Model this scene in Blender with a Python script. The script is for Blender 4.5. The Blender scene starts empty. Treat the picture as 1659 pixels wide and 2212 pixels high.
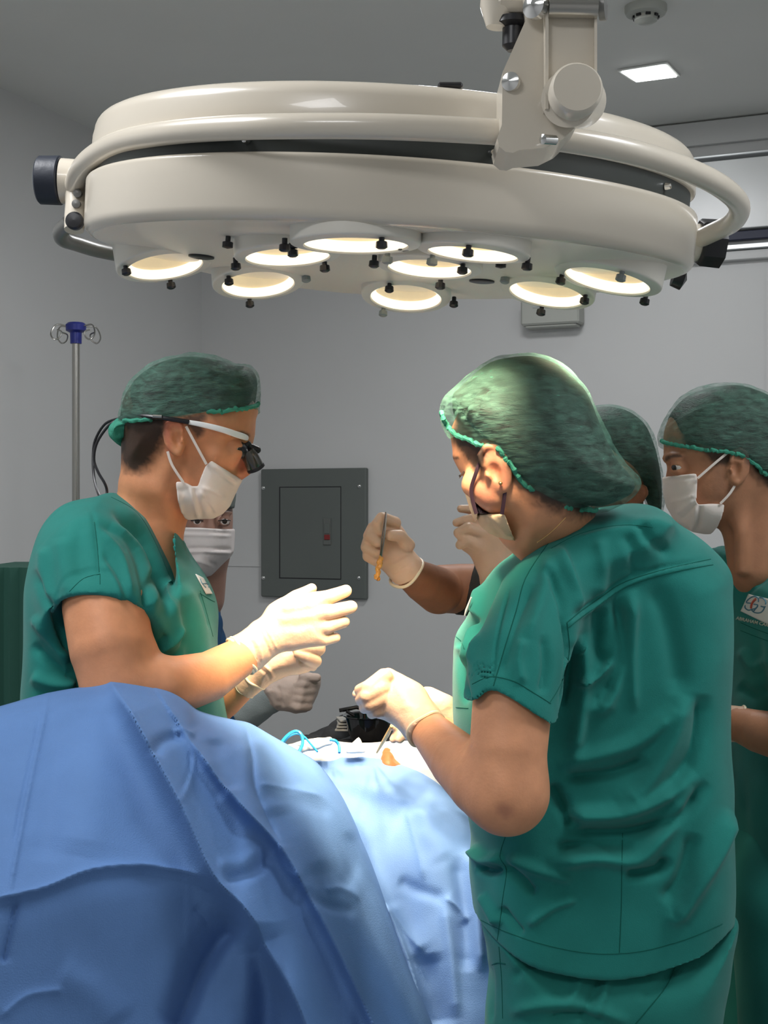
import bpy, math, random
import numpy as np
from mathutils import Vector, Matrix
from mathutils.bvhtree import BVHTree

# ------------------------------------------------------------------ camera, light, exposure
F, CX, CY, CZ = 3000.0, 829.5, 1106.0, 1.45
SC = bpy.context.scene
COL = SC.collection
cam_d = bpy.data.cameras.new('camera'); cam = bpy.data.objects.new('camera', cam_d); COL.objects.link(cam)
cam.location = (0, 0, CZ); cam.rotation_euler = (math.pi/2, 0, 0)
cam_d.sensor_fit = 'VERTICAL'; cam_d.sensor_height = 24.0; cam_d.lens = 24.0*F/2212.0
cam_d.clip_start = 0.05
SC.camera = cam
w = bpy.data.worlds.new('world'); SC.world = w; w.use_nodes = True
w.node_tree.nodes['Background'].inputs[0].default_value = (0.62, 0.68, 0.75, 1)
w.node_tree.nodes['Background'].inputs[1].default_value = 0.15
SC.view_settings.view_transform = 'Standard'; SC.view_settings.look = 'None'
SC.view_settings.gamma = 1; SC.view_settings.use_curve_mapping = False
SC.view_settings.exposure = 0.0
HC = CZ + 1.25                                    # ceiling height
LAMP_W = 17.0                                     # watts of each lamp lens

def area_light(name, loc, size, power, col, rot=(0, 0, 0), sy=None):
    l = bpy.data.lights.new(name, 'AREA'); l.energy = power; l.color = col; l.size = size
    if sy: l.shape = 'RECTANGLE'; l.size_y = sy
    o = bpy.data.objects.new(name, l); COL.objects.link(o); o.location = loc; o.rotation_euler = rot
    return o
area_light('ceiling_light_rear', (-0.9, -0.3, HC-0.03), 0.6, 19, (0.98, 0.98, 1.0), sy=0.6)
area_light('ceiling_light_left', (-0.95, 1.5, HC-0.03), 0.5, 21, (0.97, 0.98, 1.0), sy=0.5)
area_light('ceiling_light_right', (1.15, 1.3, HC-0.03), 0.5, 15, (0.95, 0.97, 1.0), sy=0.5)
area_light('ceiling_light_far', (0.3, 3.3, HC-0.03), 0.4, 13, (0.97, 0.98, 1.0), sy=0.4)

# ------------------------------------------------------------------ geometry helpers
def P(px, py, Y): return np.array([(px-CX)/F*Y, Y, CZ-(py-CY)/F*Y])
def pj(V):
    Y = V[:, 1]; return V[:, 0]/Y*F+CX, CY-(V[:, 2]-CZ)/Y*F
def crom(pts, n=6, closed=False):
    """Catmull-Rom through rows of numbers"""
    p = np.array(pts, float); m = len(p); out = []
    rng = range(m) if closed else range(m-1)
    for i in rng:
        if closed: a, b, c, d = p[(i-1) % m], p[i], p[(i+1) % m], p[(i+2) % m]
        else: a, b, c, d = p[max(i-1, 0)], p[i], p[i+1], p[min(i+2, m-1)]
        for k in range(n):
            t = k/n
            out.append(0.5*((2*b)+(-a+c)*t+(2*a-5*b+4*c-d)*t*t+(-a+3*b-3*c+d)*t**3))
    if not closed: out.append(p[-1])
    return np.array(out)

def hashn(i, j, k, s):
    h = (i*73856093) ^ (j*19349663) ^ (k*83492791) ^ (s*2654435)
    h = (h ^ (h >> 13))*1274126177 & 0x7fffffff
    return (h & 0xffff)/32768.0-1
def noise3(V, sc, seed=0):
    q = V*sc; i = np.floor(q).astype(np.int64); f = q-i; f = f*f*(3-2*f)
    r = 0
    for a in (0, 1):
        wa = f[:, 0] if a else 1-f[:, 0]
        for b in (0, 1):
            wb = f[:, 1] if b else 1-f[:, 1]
            for c in (0, 1):
                wc = f[:, 2] if c else 1-f[:, 2]
                r = r+wa*wb*wc*hashn(i[:, 0]+a, i[:, 1]+b, i[:, 2]+c, seed)
    return r

# ------------------------------------------------------------------ signed distance modelling
class Prim:
    pass
def chain(pts, k=0.0, world=False):
    """tapered limb: rows (px, py, depth, radius in px)"""
    o = Prim()
    if world: A = np.array([p[:3] for p in pts], float); r = np.array([p[3] for p in pts], float)
    else:
        A = np.array([P(*p[:3]) for p in pts]); r = np.array([p[3]*p[2]/F for p in pts])
    o.lo = A.min(0)-r.max(); o.hi = A.max(0)+r.max()
    def f(V):
        d = None
        if len(A) == 1: return np.linalg.norm(V-A[0], axis=1)-r[0]
        for i in range(len(A)-1):
            ab = A[i+1]-A[i]; L = ab@ab+1e-12
            t = np.clip(((V-A[i])@ab)/L, 0, 1)
            e = np.sqrt((((V-A[i])-t[:, None]*ab)**2).sum(1))-(r[i]+(r[i+1]-r[i])*t)
            d = e if d is None else (np.minimum(d, e) if k == 0 else smin(d, e, k))
        return d
    o.f = f; return o
def ell(px, py, Y, rx, ry, rz, rot=(0, 0, 0)):
    """ellipsoid; radii in metres along x, y(depth), z before rotation"""
    o = Prim(); c = P(px, py, Y); from mathutils import Euler
    R = np.array(Euler(rot).to_matrix()); rr = np.array([rx, ry, rz]); m = max(rr)
    o.lo = c-m; o.hi = c+m
    def f(V):
        q = (V-c)@R; k0 = np.sqrt(((q/rr)**2).sum(1)); k1 = np.sqrt(((q/rr**2)**2).sum(1))+1e-9
        return k0*(k0-1)/k1
    o.f = f; return o
def sd_poly(Q, poly):
    n = len(poly); d = np.full(len(Q), 1e9); s = np.ones(len(Q))
    for i in range(n):
        a = poly[i]; b = poly[i-1]; e = b-a; wv = Q-a
        t = np.clip((wv@e)/(e@e+1e-12), 0, 1); bb = wv-t[:, None]*e
        d = np.minimum(d, (bb**2).sum(1))
        c1 = Q[:, 1] >= a[1]; c2 = Q[:, 1] < b[1]; c3 = e[0]*wv[:, 1] > e[1]*wv[:, 0]
        s[(c1 & c2 & c3) | (~c1 & ~c2 & ~c3)] *= -1
    return s*np.sqrt(d)
def inflate(poly, Y0, R, T, slope=(0, 0), org=None, smooth=4, Tb=None, step=0.003):
    """solid whose side view is the closed outline (px, py) at depth Y0, half thickness T metres, edges rounded over R px"""
    o = Prim(); R = R*Y0/F
    pl = crom(poly, smooth, True) if smooth else np.array(poly, float)
    ox, oz = (P(org[0], org[1], Y0)[[0, 2]] if org else (0, 0)); sx, sz = slope
    W = []
    for px, py in pl:
        Y = Y0
        for _ in range(5):
            q = P(px, py, Y); Y = Y0+sx*(q[0]-ox)+sz*(q[2]-oz)
        W.append((q[0], q[2]))
    W = np.array(W); lo = W.min(0)-0.07; hi = W.max(0)+0.07
    nx, nz = (np.ceil((hi-lo)/step)).astype(int)+2
    gx, gz = np.meshgrid(lo[0]+np.arange(nx)*step, lo[1]+np.arange(nz)*step, indexing='ij')
    G = sd_poly(np.stack([gx.ravel(), gz.ravel()], 1), W).reshape(nx, nz)
    Tb = Tb or T
    ya = [Y0+sx*(a-ox)+sz*(b-oz) for a, b in W]
    o.lo = np.array([W[:, 0].min(), min(ya)-T, W[:, 1].min()]); o.hi = np.array([W[:, 0].max(), max(ya)+Tb, W[:, 1].max()])
    def f(V):
        u = np.clip((V[:, 0]-lo[0])/step, 0, nx-2.001); v = np.clip((V[:, 2]-lo[1])/step, 0, nz-2.001)
        i = u.astype(int); j = v.astype(int); a = u-i; b = v-j
        d2 = (G[i, j]*(1-a)+G[i+1, j]*a)*(1-b)+(G[i, j+1]*(1-a)+G[i+1, j+1]*a)*b
        y = V[:, 1]-(Y0+sx*(V[:, 0]-ox)+sz*(V[:, 2]-oz))
        TT = np.where(y < 0, T, Tb)
        q = np.sqrt(np.maximum(R+d2, 0)**2+(y*R/TT)**2)-R
        return q*np.minimum(1, TT/R)
    o.f = f; return o
def prism2(poly, Y, smooth=3, step=0.0015, grow=0.0):
    """straight-sided solid through the depth with the given side outline"""
    o = Prim(); pl = crom(poly, smooth, True) if smooth else np.array(poly, float)
    W = np.array([P(a, b, Y)[[0, 2]] for a, b in pl]); lo = W.min(0)-0.07; hi = W.max(0)+0.07
    nx, nz = (np.ceil((hi-lo)/step)).astype(int)+2
    gx, gz = np.meshgrid(lo[0]+np.arange(nx)*step, lo[1]+np.arange(nz)*step, indexing='ij')
    G = sd_poly(np.stack([gx.ravel(), gz.ravel()], 1), W).reshape(nx, nz)-grow
    def f(V):
        u = np.clip((V[:, 0]-lo[0])/step, 0, nx-2.001); v = np.clip((V[:, 2]-lo[1])/step, 0, nz-2.001)
        i = u.astype(int); j = v.astype(int); a = u-i; b = v-j
        return (G[i, j]*(1-a)+G[i+1, j]*a)*(1-b)+(G[i, j+1]*(1-a)+G[i+1, j+1]*a)*b
    o.f = f; o.lo = None; return o
def halfspace(p, n):
    """solid on the side opposite to n"""
    o = Prim(); p = np.array(p, float); n = np.array(n, float); n /= np.linalg.norm(n)
    o.lo = None; o.f = lambda V: (V-p)@n; return o
def shell(pr, t):
    """outer skin of pr moved out by t"""
    o = Prim(); o.lo = pr.lo-t if pr.lo is not None else None; o.hi = pr.hi+t if pr.lo is not None else None
    o.f = lambda V: pr.f(V)-t; return o
def inter(*ps):
    o = Prim(); o.lo = ps[0].lo; o.hi = ps[0].hi
    def f(V):
        d = ps[0].f(V)
        for p in ps[1:]: d = np.maximum(d, p.f(V))
        return d
    o.f = f; return o
def smin(a, b, k):
    h = np.maximum(k-np.abs(a-b), 0)/k
    return np.minimum(a, b)-h*h*k*0.25
class Solid:
    def __init__(s): s.ops = []
    def u(s, p, k=0.0): s.ops.append(('u', p, k)); return s
    def s(s, p, k=0.0): s.ops.append(('s', p, k)); return s
    def i(s, p, k=0.0): s.ops.append(('i', p, k)); return s
    def bounds(s):
        L = [o[1] for o in s.ops if o[0] == 'u']
        return np.min([p.lo for p in L], 0)-0.03, np.max([p.hi for p in L], 0)+0.03
    def f(s, V):
        d = np.full(len(V), 1e3)
        for op, p, k in s.ops:
            m = 0.05+k
            if p.lo is None: idx = np.arange(len(V))
            else: idx = np.nonzero(((V > p.lo-m) & (V < p.hi+m)).all(1))[0]
            if len(idx) == 0: continue
            e = p.f(V[idx]); c = d[idx]
            if op == 'u': d[idx] = smin(c, e, k) if k > 0 else np.minimum(c, e)
            else:
                if op == 's': e = -e
                d[idx] = -smin(-c, -e, k) if k > 0 else np.maximum(c, e)
        return d
    def mesh(s, h, disp=None):
        """sparse surface nets -> verts, quads, normals"""
        lo, hi = s.bounds(); B = 8; bs = B*h
        n = np.ceil((hi-lo)/bs).astype(int)+1
        I = np.stack(np.meshgrid(*[np.arange(k) for k in n], indexing='ij'), -1).reshape(-1, 3)
        dc = s.f(lo+(I+0.5)*bs)
        I = I[np.abs(dc) < 0.866*bs*1.35+0.002]
        g = np.arange(B+1); L = np.stack(np.meshgrid(g, g, g, indexing='ij'), -1).reshape(-1, 3)
        vals = np.empty((len(I), (B+1)**3), np.float32)
        for a in range(0, len(I), 1500):
            b = I[a:a+1500]
            V = (lo+((b[:, None, :]*B+L[None]).reshape(-1, 3))*h)
            vals[a:a+1500] = s.f(V).reshape(len(b), -1)
        vals = vals.reshape(-1, B+1, B+1, B+1)
        acc = np.zeros((len(I), B, B, B, 3), np.float32); cnt = np.zeros((len(I), B, B, B), np.float32)
        off = [(x, y, z) for x in (0, 1) for y in (0, 1) for z in (0, 1)]
        cv = {o: vals[:, o[0]:o[0]+B, o[1]:o[1]+B, o[2]:o[2]+B] for o in off}
        for o in off:
            for ax in range(3):
                if o[ax]: continue
                o2 = list(o); o2[ax] = 1; o2 = tuple(o2)
                a, b = cv[o], cv[o2]; m = (a < 0) != (b < 0)
                t = np.where(m, a/np.where(m, a-b, 1), 0)
                for q in range(3):
                    acc[..., q] += np.where(m, t if q == ax else o[q], 0)
                cnt += m
        act = cnt > 0
        bi, ci, cj, ck = np.nonzero(act)
        gc = I[bi]*B+np.stack([ci, cj, ck], 1)
        pos = lo+(gc+acc[act]/cnt[act][:, None])*h
        M = (n*B+2).astype(np.int64)
        cid = (gc[:, 0]*M[1]+gc[:, 1])*M[2]+gc[:, 2]
        order = np.argsort(cid); sid = cid[order]; pos = pos[order]
        quads = []
        for ax in range(3):
            o2 = [0, 0, 0]; o2[ax] = 1
            a = vals[:, :B, :B, :B]; b = cv[tuple(o2)]
            for sgn in (0, 1):
                m = ((a < 0) & (b >= 0)) if sgn == 0 else ((a >= 0) & (b < 0))
                bi, ci, cj, ck = np.nonzero(m)
                gcc = I[bi]*B+np.stack([ci, cj, ck], 1)
                u = (ax+1) % 3; v = (ax+2) % 3; q = []
                for du, dv in ((-1, -1), (0, -1), (0, 0), (-1, 0)):
                    cc = gcc.copy(); cc[:, u] += du; cc[:, v] += dv
                    key = (cc[:, 0]*M[1]+cc[:, 1])*M[2]+cc[:, 2]
                    ix = np.searchsorted(sid, key); ix = np.minimum(ix, len(sid)-1)
                    q.append(np.where((sid[ix] == key) & (cc >= 0).all(1), ix, -1))
                q = np.stack(q, 1); q = q[(q >= 0).all(1)]
                quads.append(q if sgn == 0 else q[:, ::-1])
        Q = np.concatenate(quads)
        return pos, Q
def vnormals(V, Q):
    a = V[Q[:, 0]]; b = V[Q[:, 1]]; c = V[Q[:, 2]]; d = V[Q[:, 3 % Q.shape[1]]]
    fn = np.cross(c-a, d-b) if Q.shape[1] == 4 else np.cross(b-a, c-a)
    N = np.zeros_like(V)
    for k in range(Q.shape[1]):
        for q in range(3): N[:, q] += np.bincount(Q[:, k], fn[:, q], len(V))
    return N/(np.linalg.norm(N, axis=1)[:, None]+1e-12)
def relax(V, Q, it=1, lam=0.5):
    for _ in range(it):
        S = np.zeros_like(V); c = np.zeros(len(V))
        for k in range(4):
            for l in ((k+1) % 4,):
                for a, b in ((Q[:, k], Q[:, l]), (Q[:, l], Q[:, k])):
                    for q in range(3): S[:, q] += np.bincount(a, V[b, q], len(V))
                    c += np.bincount(a, minlength=len(V))
        V = V+lam*(S/np.maximum(c, 1)[:, None]-V)
    return V

def pl_dist(u, v, pts):
    """distance in px to a polyline, signed side, and position 0..1 along it"""
    best = np.full(len(u), 1e9); side = np.zeros(len(u)); tt = np.zeros(len(u))
    seg = np.linalg.norm(np.diff(pts, axis=0), axis=1); tot = seg.sum(); acc = 0
    for i in range(len(pts)-1):
        a = pts[i]; e = pts[i+1]-a; L = e@e+1e-9
        wx = u-a[0]; wy = v-a[1]
        t = np.clip((wx*e[0]+wy*e[1])/L, 0, 1)
        dx = wx-t*e[0]; dy = wy-t*e[1]; d = dx*dx+dy*dy
        m = d < best
        best = np.where(m, d, best); side = np.where(m, np.sign(e[0]*dy-e[1]*dx), side)
        tt = np.where(m, (acc+t*seg[i])/tot, tt); acc += seg[i]
    return np.sqrt(best), side, tt
GAIN = [1.5]
def fold(V, N, strokes, front=True):
    """move vertices along their normals by fold strokes: (points, width px, height mm, kind)
    kind 'g' round ridge, 't' sharp crease, 's' step (left side of the stroke raised), 'r' one-sided soft roll"""
    u, v = pj(V); D = np.zeros(len(V))
    view = np.stack([V[:, 0], V[:, 1], V[:, 2]-CZ], 1); view /= np.linalg.norm(view, axis=1)[:, None]
    fw = np.clip(-(N*view).sum(1)*4+0.2, 0, 1) if front else 1
    for pts, wd, amp, kind in strokes:
        pts = crom(pts, 4) if len(pts) > 2 else np.array(pts, float)
        lo = pts.min(0)-wd*3.2; hi = pts.max(0)+wd*3.2
        ix = np.nonzero((u > lo[0]) & (u < hi[0]) & (v > lo[1]) & (v < hi[1]))[0]
        if not len(ix): continue
        d, s, t = pl_dist(u[ix], v[ix], pts)
        fade = np.clip(np.sin(np.clip(t, 0.0, 1)*math.pi)*2.2+0.05, 0, 1)
        q = d/wd
        if kind == 'g': k = np.exp(-q*q)
        elif kind == 't': k = np.exp(-q*1.3)
        elif kind == 's': k = s*q*np.exp(-q*q*0.7)*1.3
        else: k = np.where(s > 0, np.exp(-q*q*0.35), np.exp(-q*q*6))
        D[ix] += k*fade*amp*0.001*GAIN[0]
    return V+N*(D*fw)[:, None]

# ------------------------------------------------------------------ object helpers
def new_mesh(name, V, Fc, mat, root=None, smooth=True, parent=None):
    V = np.asarray(V, float)
    off = np.array(root.location) if root is not None else np.zeros(3)
    if parent is None: parent = root
    me = bpy.data.meshes.new(name)
    if isinstance(Fc, np.ndarray):
        me.vertices.add(len(V)); me.vertices.foreach_set('co', (V-off).astype(np.float32).ravel())
        k = Fc.shape[1]; me.loops.add(Fc.size); me.loops.foreach_set('vertex_index', Fc.astype(np.int32).ravel())
        me.polygons.add(len(Fc)); me.polygons.foreach_set('loop_start', np.arange(0, Fc.size, k, dtype=np.int32))
        me.polygons.foreach_set('loop_total', np.full(len(Fc), k, np.int32))
        me.update(calc_edges=True); me.validate()
    else:
        me.from_pydata((V-off).tolist(), [], [list(map(int, f)) for f in Fc]); me.update()
    if smooth: me.polygons.foreach_set('use_smooth', np.ones(len(me.polygons), bool))
    me.materials.append(mat)
    o = bpy.data.objects.new(name, me); COL.objects.link(o)
    if parent is not None: o.parent = parent
    return o
def thing(name, label, cat, loc, group=None):
    o = bpy.data.objects.new(name, None); COL.objects.link(o); o.location = [float(x) for x in loc]
    o.empty_display_size = 0.05
    o['label'] = label; o['category'] = cat
    if group: o['group'] = group
    return o
def tag(o, label, cat, group=None):
    o['label'] = label; o['category'] = cat
    if group: o['group'] = group
    return o
def structure(o): o['kind'] = 'structure'; return o
class Geo:
    """collects simple shapes into one mesh"""
    def __init__(s): s.V = []; s.F = []
    def add(s, V, Fc):
        n = len(s.V); s.V += [tuple(v) for v in V]; s.F += [tuple(i+n for i in f) for f in Fc]; return s
    def box(s, c, d, M=None, bev=0.0):
        x, y, z = [k/2 for k in d]
        b = min(bev, x*.9, y*.9, z*.9)
        if b <= 0:
            V = [(i*x, j*y, k*z) for i in (-1, 1) for j in (-1, 1) for k in (-1, 1)]
            Fc = [(0, 1, 3, 2), (4, 6, 7, 5), (0, 4, 5, 1), (2, 3, 7, 6), (0, 2, 6, 4), (1, 5, 7, 3)]
        else:
            V = []; ix = {}
            for i in (-1, 1):
                for j in (-1, 1):
                    for k in (-1, 1):
                        for a in range(3):
                            p = [i*(x-b), j*(y-b), k*(z-b)]; p[a] = (i*x, j*y, k*z)[a]
                            ix[(i, j, k, a)] = len(V); V.append(tuple(p))
            Fc = []
            for a in range(3):
                for sg in (-1, 1):
                    u, v = (a+1) % 3, (a+2) % 3; q = []
                    for du, dv in ((-1, -1), (1, -1), (1, 1), (-1, 1)):
                        t = [0, 0, 0]; t[a] = sg; t[u] = du; t[v] = dv; q.append(ix[(t[0], t[1], t[2], a)])
                    Fc.append(tuple(q) if sg > 0 else tuple(q[::-1]))
            for a in range(3):
                u, v = (a+1) % 3, (a+2) % 3
                for su in (-1, 1):
                    for sv in (-1, 1):
                        t = [0, 0, 0]; t[u] = su; t[v] = sv; q = []
                        for sa, ax in ((-1, u), (1, u), (1, v), (-1, v)):
                            t[a] = sa; q.append(ix[(t[0], t[1], t[2], ax)])
                        Fc.append(tuple(q) if su*sv < 0 else tuple(q[::-1]))
            for i in (-1, 1):
                for j in (-1, 1):
                    for k in (-1, 1):
                        q = [ix[(i, j, k, a)] for a in range(3)]
                        Fc.append(tuple(q) if i*j*k > 0 else tuple(q[::-1]))
        V = [Vector(v) for v in V]
        if M is not None: V = [M @ v for v in V]
        return s.add([v+Vector(c) for v in V], Fc)
    def lathe(s, prof, M, n=32, cap=True, a0=0, a1=2*math.pi):
        """prof rows (radius, height) revolved around local z, placed by 4x4 M"""
        full = abs(a1-a0-2*math.pi) < 1e-6; m = n if full else n+1; V = []; Fc = []
        for r, h in prof:
            for i in range(m):
                a = a0+(a1-a0)*i/n; V.append(M @ Vector((r*math.cos(a), r*math.sin(a), h)))
        for j in range(len(prof)-1):
            for i in range(n):
                k = (i+1) % m; Fc.append((j*m+i, j*m+k, (j+1)*m+k, (j+1)*m+i))
        if cap and full:
            if prof[0][0] > 1e-5: Fc.append(tuple(range(m))[::-1])
            if prof[-1][0] > 1e-5: Fc.append(tuple((len(prof)-1)*m+i for i in range(m)))
        return s.add(V, Fc)
    def tube(s, pts, r, n=10, flat=1.0, closed=False):
        p = [Vector(q) for q in pts]; m = len(p); rr = r if hasattr(r, '__len__') else [r]*m
        V = []; Fc = []; up = None
        for i in range(m):
            t = (p[(i+1) % m if closed else min(i+1, m-1)]-p[(i-1) % m if closed else max(i-1, 0)])
            if t.length < 1e-9: t = Vector((0, 0, 1))
            t.normalize()
            if up is None:
                up = Vector((0, 1, 0)) if abs(t.y) < 0.9 else Vector((1, 0, 0))
            up = (up-t*up.dot(t)); up.normalize(); sd = t.cross(up)
            for k in range(n):
                a = 2*math.pi*k/n; V.append(p[i]+up*(math.cos(a)*rr[i]*flat)+sd*(math.sin(a)*rr[i]))
        for i in range(m if closed else m-1):
            for k in range(n):
                l = (k+1) % n; j = (i+1) % m
                Fc.append((i*n+k, i*n+l, j*n+l, j*n+k))
        if not closed: Fc += [tuple(range(n))[::-1], tuple((m-1)*n+k for k in range(n))]
        return s.add(V, Fc)
    def prism(s, poly, M, h):
        """closed outline in local xy extruded by h in local z"""
        n = len(poly)
        V = [M @ Vector((x, y, 0)) for x, y in poly]+[M @ Vector((x, y, h)) for x, y in poly]
        Fc = [tuple(range(n))[::-1], tuple(range(n, 2*n))]+[(i, (i+1) % n, n+(i+1) % n, n+i) for i in range(n)]
        return s.add(V, Fc)
    def build(s, name, mat, root=None, smooth=True, parent=None, sharp=35):
        o = new_mesh(name, s.V, s.F, mat, root, smooth, parent)
        if smooth:
            import bmesh
            bm = bmesh.new(); bm.from_mesh(o.data); bmesh.ops.recalc_face_normals(bm, faces=bm.faces)
            c = math.radians(sharp)
            for e in bm.edges:
                if len(e.link_faces) == 2 and e.calc_face_angle(0) > c: e.smooth = False
            bm.to_mesh(o.data); bm.free()
        return o
def axis_m(p, ax, side=None):
    """matrix at p whose local z runs along ax"""
    z = Vector(ax).normalized(); x = Vector(side) if side else (Vector((0, 0, 1)) if abs(z.z) < 0.9 else Vector((1, 0, 0)))
    x = (x-z*x.dot(z)).normalized(); y = z.cross(x)
    M = Matrix((x, y, z)).transposed().to_4x4(); M.translation = Vector(p); return M
def pxtube(g, pts, r, n=8, sm=4, closed=False, flat=1.0):
    q = crom(pts, sm, closed) if sm else np.array(pts, float)
    return g.tube([P(*a[:3]) for a in q], r, n, flat, closed)

# ------------------------------------------------------------------ materials
def mat(name, col, rough=0.5, metal=0.0, var=0.0, vscale=8, bump=0.0, bscale=60, spec=0.5, emit=None, estr=0,
        sss=0.0, sheen=0.0, trans=0.0, alpha=1.0, vcol=False, stretch=(1, 1, 1), translucent=0.0, coat=0.0, col2=None, bdetail=3):
    m = bpy.data.materials.new(name); m.use_nodes = True; nt = m.node_tree; N = nt.nodes; L = nt.links
    b = N['Principled BSDF']; out = N['Material Output']
    col = tuple(col)+(1,)
    b.inputs['Base Color'].default_value = col; b.inputs['Roughness'].default_value = rough
    b.inputs['Metallic'].default_value = metal; b.inputs['Specular IOR Level'].default_value = spec
    b.inputs['Coat Weight'].default_value = coat
    if sss: b.inputs['Subsurface Weight'].default_value = sss; b.inputs['Subsurface Radius'].default_value = (1, 0.35, 0.2); b.inputs['Subsurface Scale'].default_value = 0.008
    if sheen: b.inputs['Sheen Weight'].default_value = sheen
    if trans: b.inputs['Transmission Weight'].default_value = trans
    if emit: b.inputs['Emission Color'].default_value = tuple(emit)+(1,); b.inputs['Emission Strength'].default_value = estr
    tc = N.new('ShaderNodeTexCoord'); mp = N.new('ShaderNodeMapping'); mp.inputs['Scale'].default_value = stretch
    L.new(tc.outputs['Object'], mp.inputs['Vector'])
    src = None
    if vcol:
        a = N.new('ShaderNodeVertexColor'); a.layer_name = 'Col'; src = a.outputs['Color']
    if var or col2:
        nz = N.new('ShaderNodeTexNoise'); nz.inputs['Scale'].default_value = vscale; nz.inputs['Detail'].default_value = 5
        L.new(mp.outputs[0], nz.inputs['Vector'])
        mx = N.new('ShaderNodeMix'); mx.data_type = 'RGBA'
        if col2:
            mx.inputs['A'].default_value = col; mx.inputs['B'].default_value = tuple(col2)+(1,)
            rp = N.new('ShaderNodeMapRange'); rp.inputs['From Min'].default_value = 0.38; rp.inputs['From Max'].default_value = 0.62
            L.new(nz.outputs['Fac'], rp.inputs['Value']); L.new(rp.outputs[0], mx.inputs['Factor'])
        else:
            mx.blend_type = 'MULTIPLY'; mx.inputs['Factor'].default_value = 1
            rp = N.new('ShaderNodeMapRange'); rp.inputs['To Min'].default_value = 1-var; rp.inputs['To Max'].default_value = 1+var
            rp.inputs['From Min'].default_value = 0.25; rp.inputs['From Max'].default_value = 0.75
            L.new(nz.outputs['Fac'], rp.inputs['Value'])
            if src: L.new(src, mx.inputs['A'])
            else: mx.inputs['A'].default_value = col
            L.new(rp.outputs[0], mx.inputs['B'])
        src = mx.outputs['Result']
    if src: L.new(src, b.inputs['Base Color'])
    if bump:
        nz2 = N.new('ShaderNodeTexNoise'); nz2.inputs['Scale'].default_value = bscale; nz2.inputs['Detail'].default_value = bdetail
        L.new(mp.outputs[0], nz2.inputs['Vector'])
        bp = N.new('ShaderNodeBump'); bp.inputs['Strength'].default_value = bump; bp.inputs['Distance'].default_value = 0.004
        L.new(nz2.outputs['Fac'], bp.inputs['Height']); L.new(bp.outputs['Normal'], b.inputs['Normal'])
    last = b.outputs[0]
    if translucent:
        tr = N.new('ShaderNodeBsdfTranslucent'); ms = N.new('ShaderNodeMixShader'); ms.inputs[0].default_value = translucent
        if src: L.new(src, tr.inputs[0])
        else: tr.inputs[0].default_value = col
        L.new(last, ms.inputs[1]); L.new(tr.outputs[0], ms.inputs[2]); last = ms.outputs[0]
    if alpha < 1:
        tp = N.new('ShaderNodeBsdfTransparent'); ms = N.new('ShaderNodeMixShader')
        L.new(tp.outputs[0], ms.inputs[1]); L.new(last, ms.inputs[2])
        nz3 = N.new('ShaderNodeTexNoise'); nz3.inputs['Scale'].default_value = 55; nz3.inputs['Detail'].default_value = 8; nz3.inputs['Distortion'].default_value = 0.6
        L.new(mp.outputs[0], nz3.inputs['Vector'])
        r3 = N.new('ShaderNodeMapRange'); r3.inputs['From Min'].default_value = 0.3; r3.inputs['From Max'].default_value = 0.7
        r3.inputs['To Min'].default_value = alpha-0.24; r3.inputs['To Max'].default_value = min(1, alpha+0.16)
        L.new(nz3.outputs['Fac'], r3.inputs['Value']); L.new(r3.outputs[0], ms.inputs[0])
        last = ms.outputs[0]
    L.new(last, out.inputs['Surface'])
    return m

M_WALL = mat('wall_paint', (0.64, 0.64, 0.635), 0.38, var=0.03, vscale=1.5, bump=0.05, bscale=25)
M_CEIL = mat('ceiling_paint', (0.78, 0.78, 0.75), 0.6, var=0.03, vscale=2)
M_FLOOR = mat('floor_vinyl', (0.33, 0.35, 0.36), 0.35, var=0.05, vscale=4)
M_TRIM = mat('aluminium_trim', (0.75, 0.77, 0.78), 0.35, 0.6)
M_DARKTRIM = mat('navy_gasket', (0.02, 0.025, 0.06), 0.5)
M_LAMPW = mat('cream_enamel_bounce_tint', (0.68, 0.62, 0.52), 0.26, var=0.02, vscale=6, coat=0.25)  # cream base colour also carries the warm bounced light
M_PLATE = mat('lamp_plate_enamel', (0.83, 0.77, 0.67), 0.35, var=0.02, vscale=6)
M_RING = mat('lens_ring_plastic', (0.80, 0.77, 0.69), 0.3)
M_BAND = mat('dark_rubber_band', (0.035, 0.042, 0.04), 0.45)
M_BLACK = mat('black_plastic', (0.012, 0.012, 0.015), 0.35)
M_NAVYK = mat('dark_navy_knob', (0.016, 0.021, 0.035), 0.45, bump=0.15, bscale=80)
M_GREYK = mat('grey_knob_cap', (0.28, 0.31, 0.30), 0.4)
M_CHROME = mat('chrome', (0.75, 0.75, 0.74), 0.12, 1.0)
M_STEEL = mat('brushed_steel', (0.42, 0.41, 0.38), 0.25, 1.0)
M_GREYMET = mat('grey_metal', (0.22, 0.22, 0.21), 0.35, 0.4)
M_GLASS = mat('frosted_lens_glass', (0.62, 0.54, 0.38), 0.2, emit=(1.0, 0.84, 0.56), estr=0.36, var=0.12, vscale=25)
M_GLOW = mat('lit_bulb_glass', (1, 1, 1), 0.3, emit=(1.0, 0.93, 0.72), estr=3.0)
M_RIM = mat('lit_lens_rim', (1, 0.95, 0.85), 0.3, emit=(1.0, 0.85, 0.62), estr=1.2)
M_MIRROR = mat('reflector_grey', (0.5, 0.52, 0.5), 0.2, 0.7)
M_LED = mat('led_diffuser', (1, 1, 1), 0.4, emit=(0.95, 1.0, 0.98), estr=9.0)
M_BOXM = mat('pale_grey_plastic', (0.45, 0.46, 0.42), 0.5)
M_PANEL = mat('grey_green_panel_paint', (0.125, 0.14, 0.13), 0.55, var=0.04, vscale=4)
M_RED = mat('red_latch', (0.22, 0.02, 0.02), 0.5)
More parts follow.
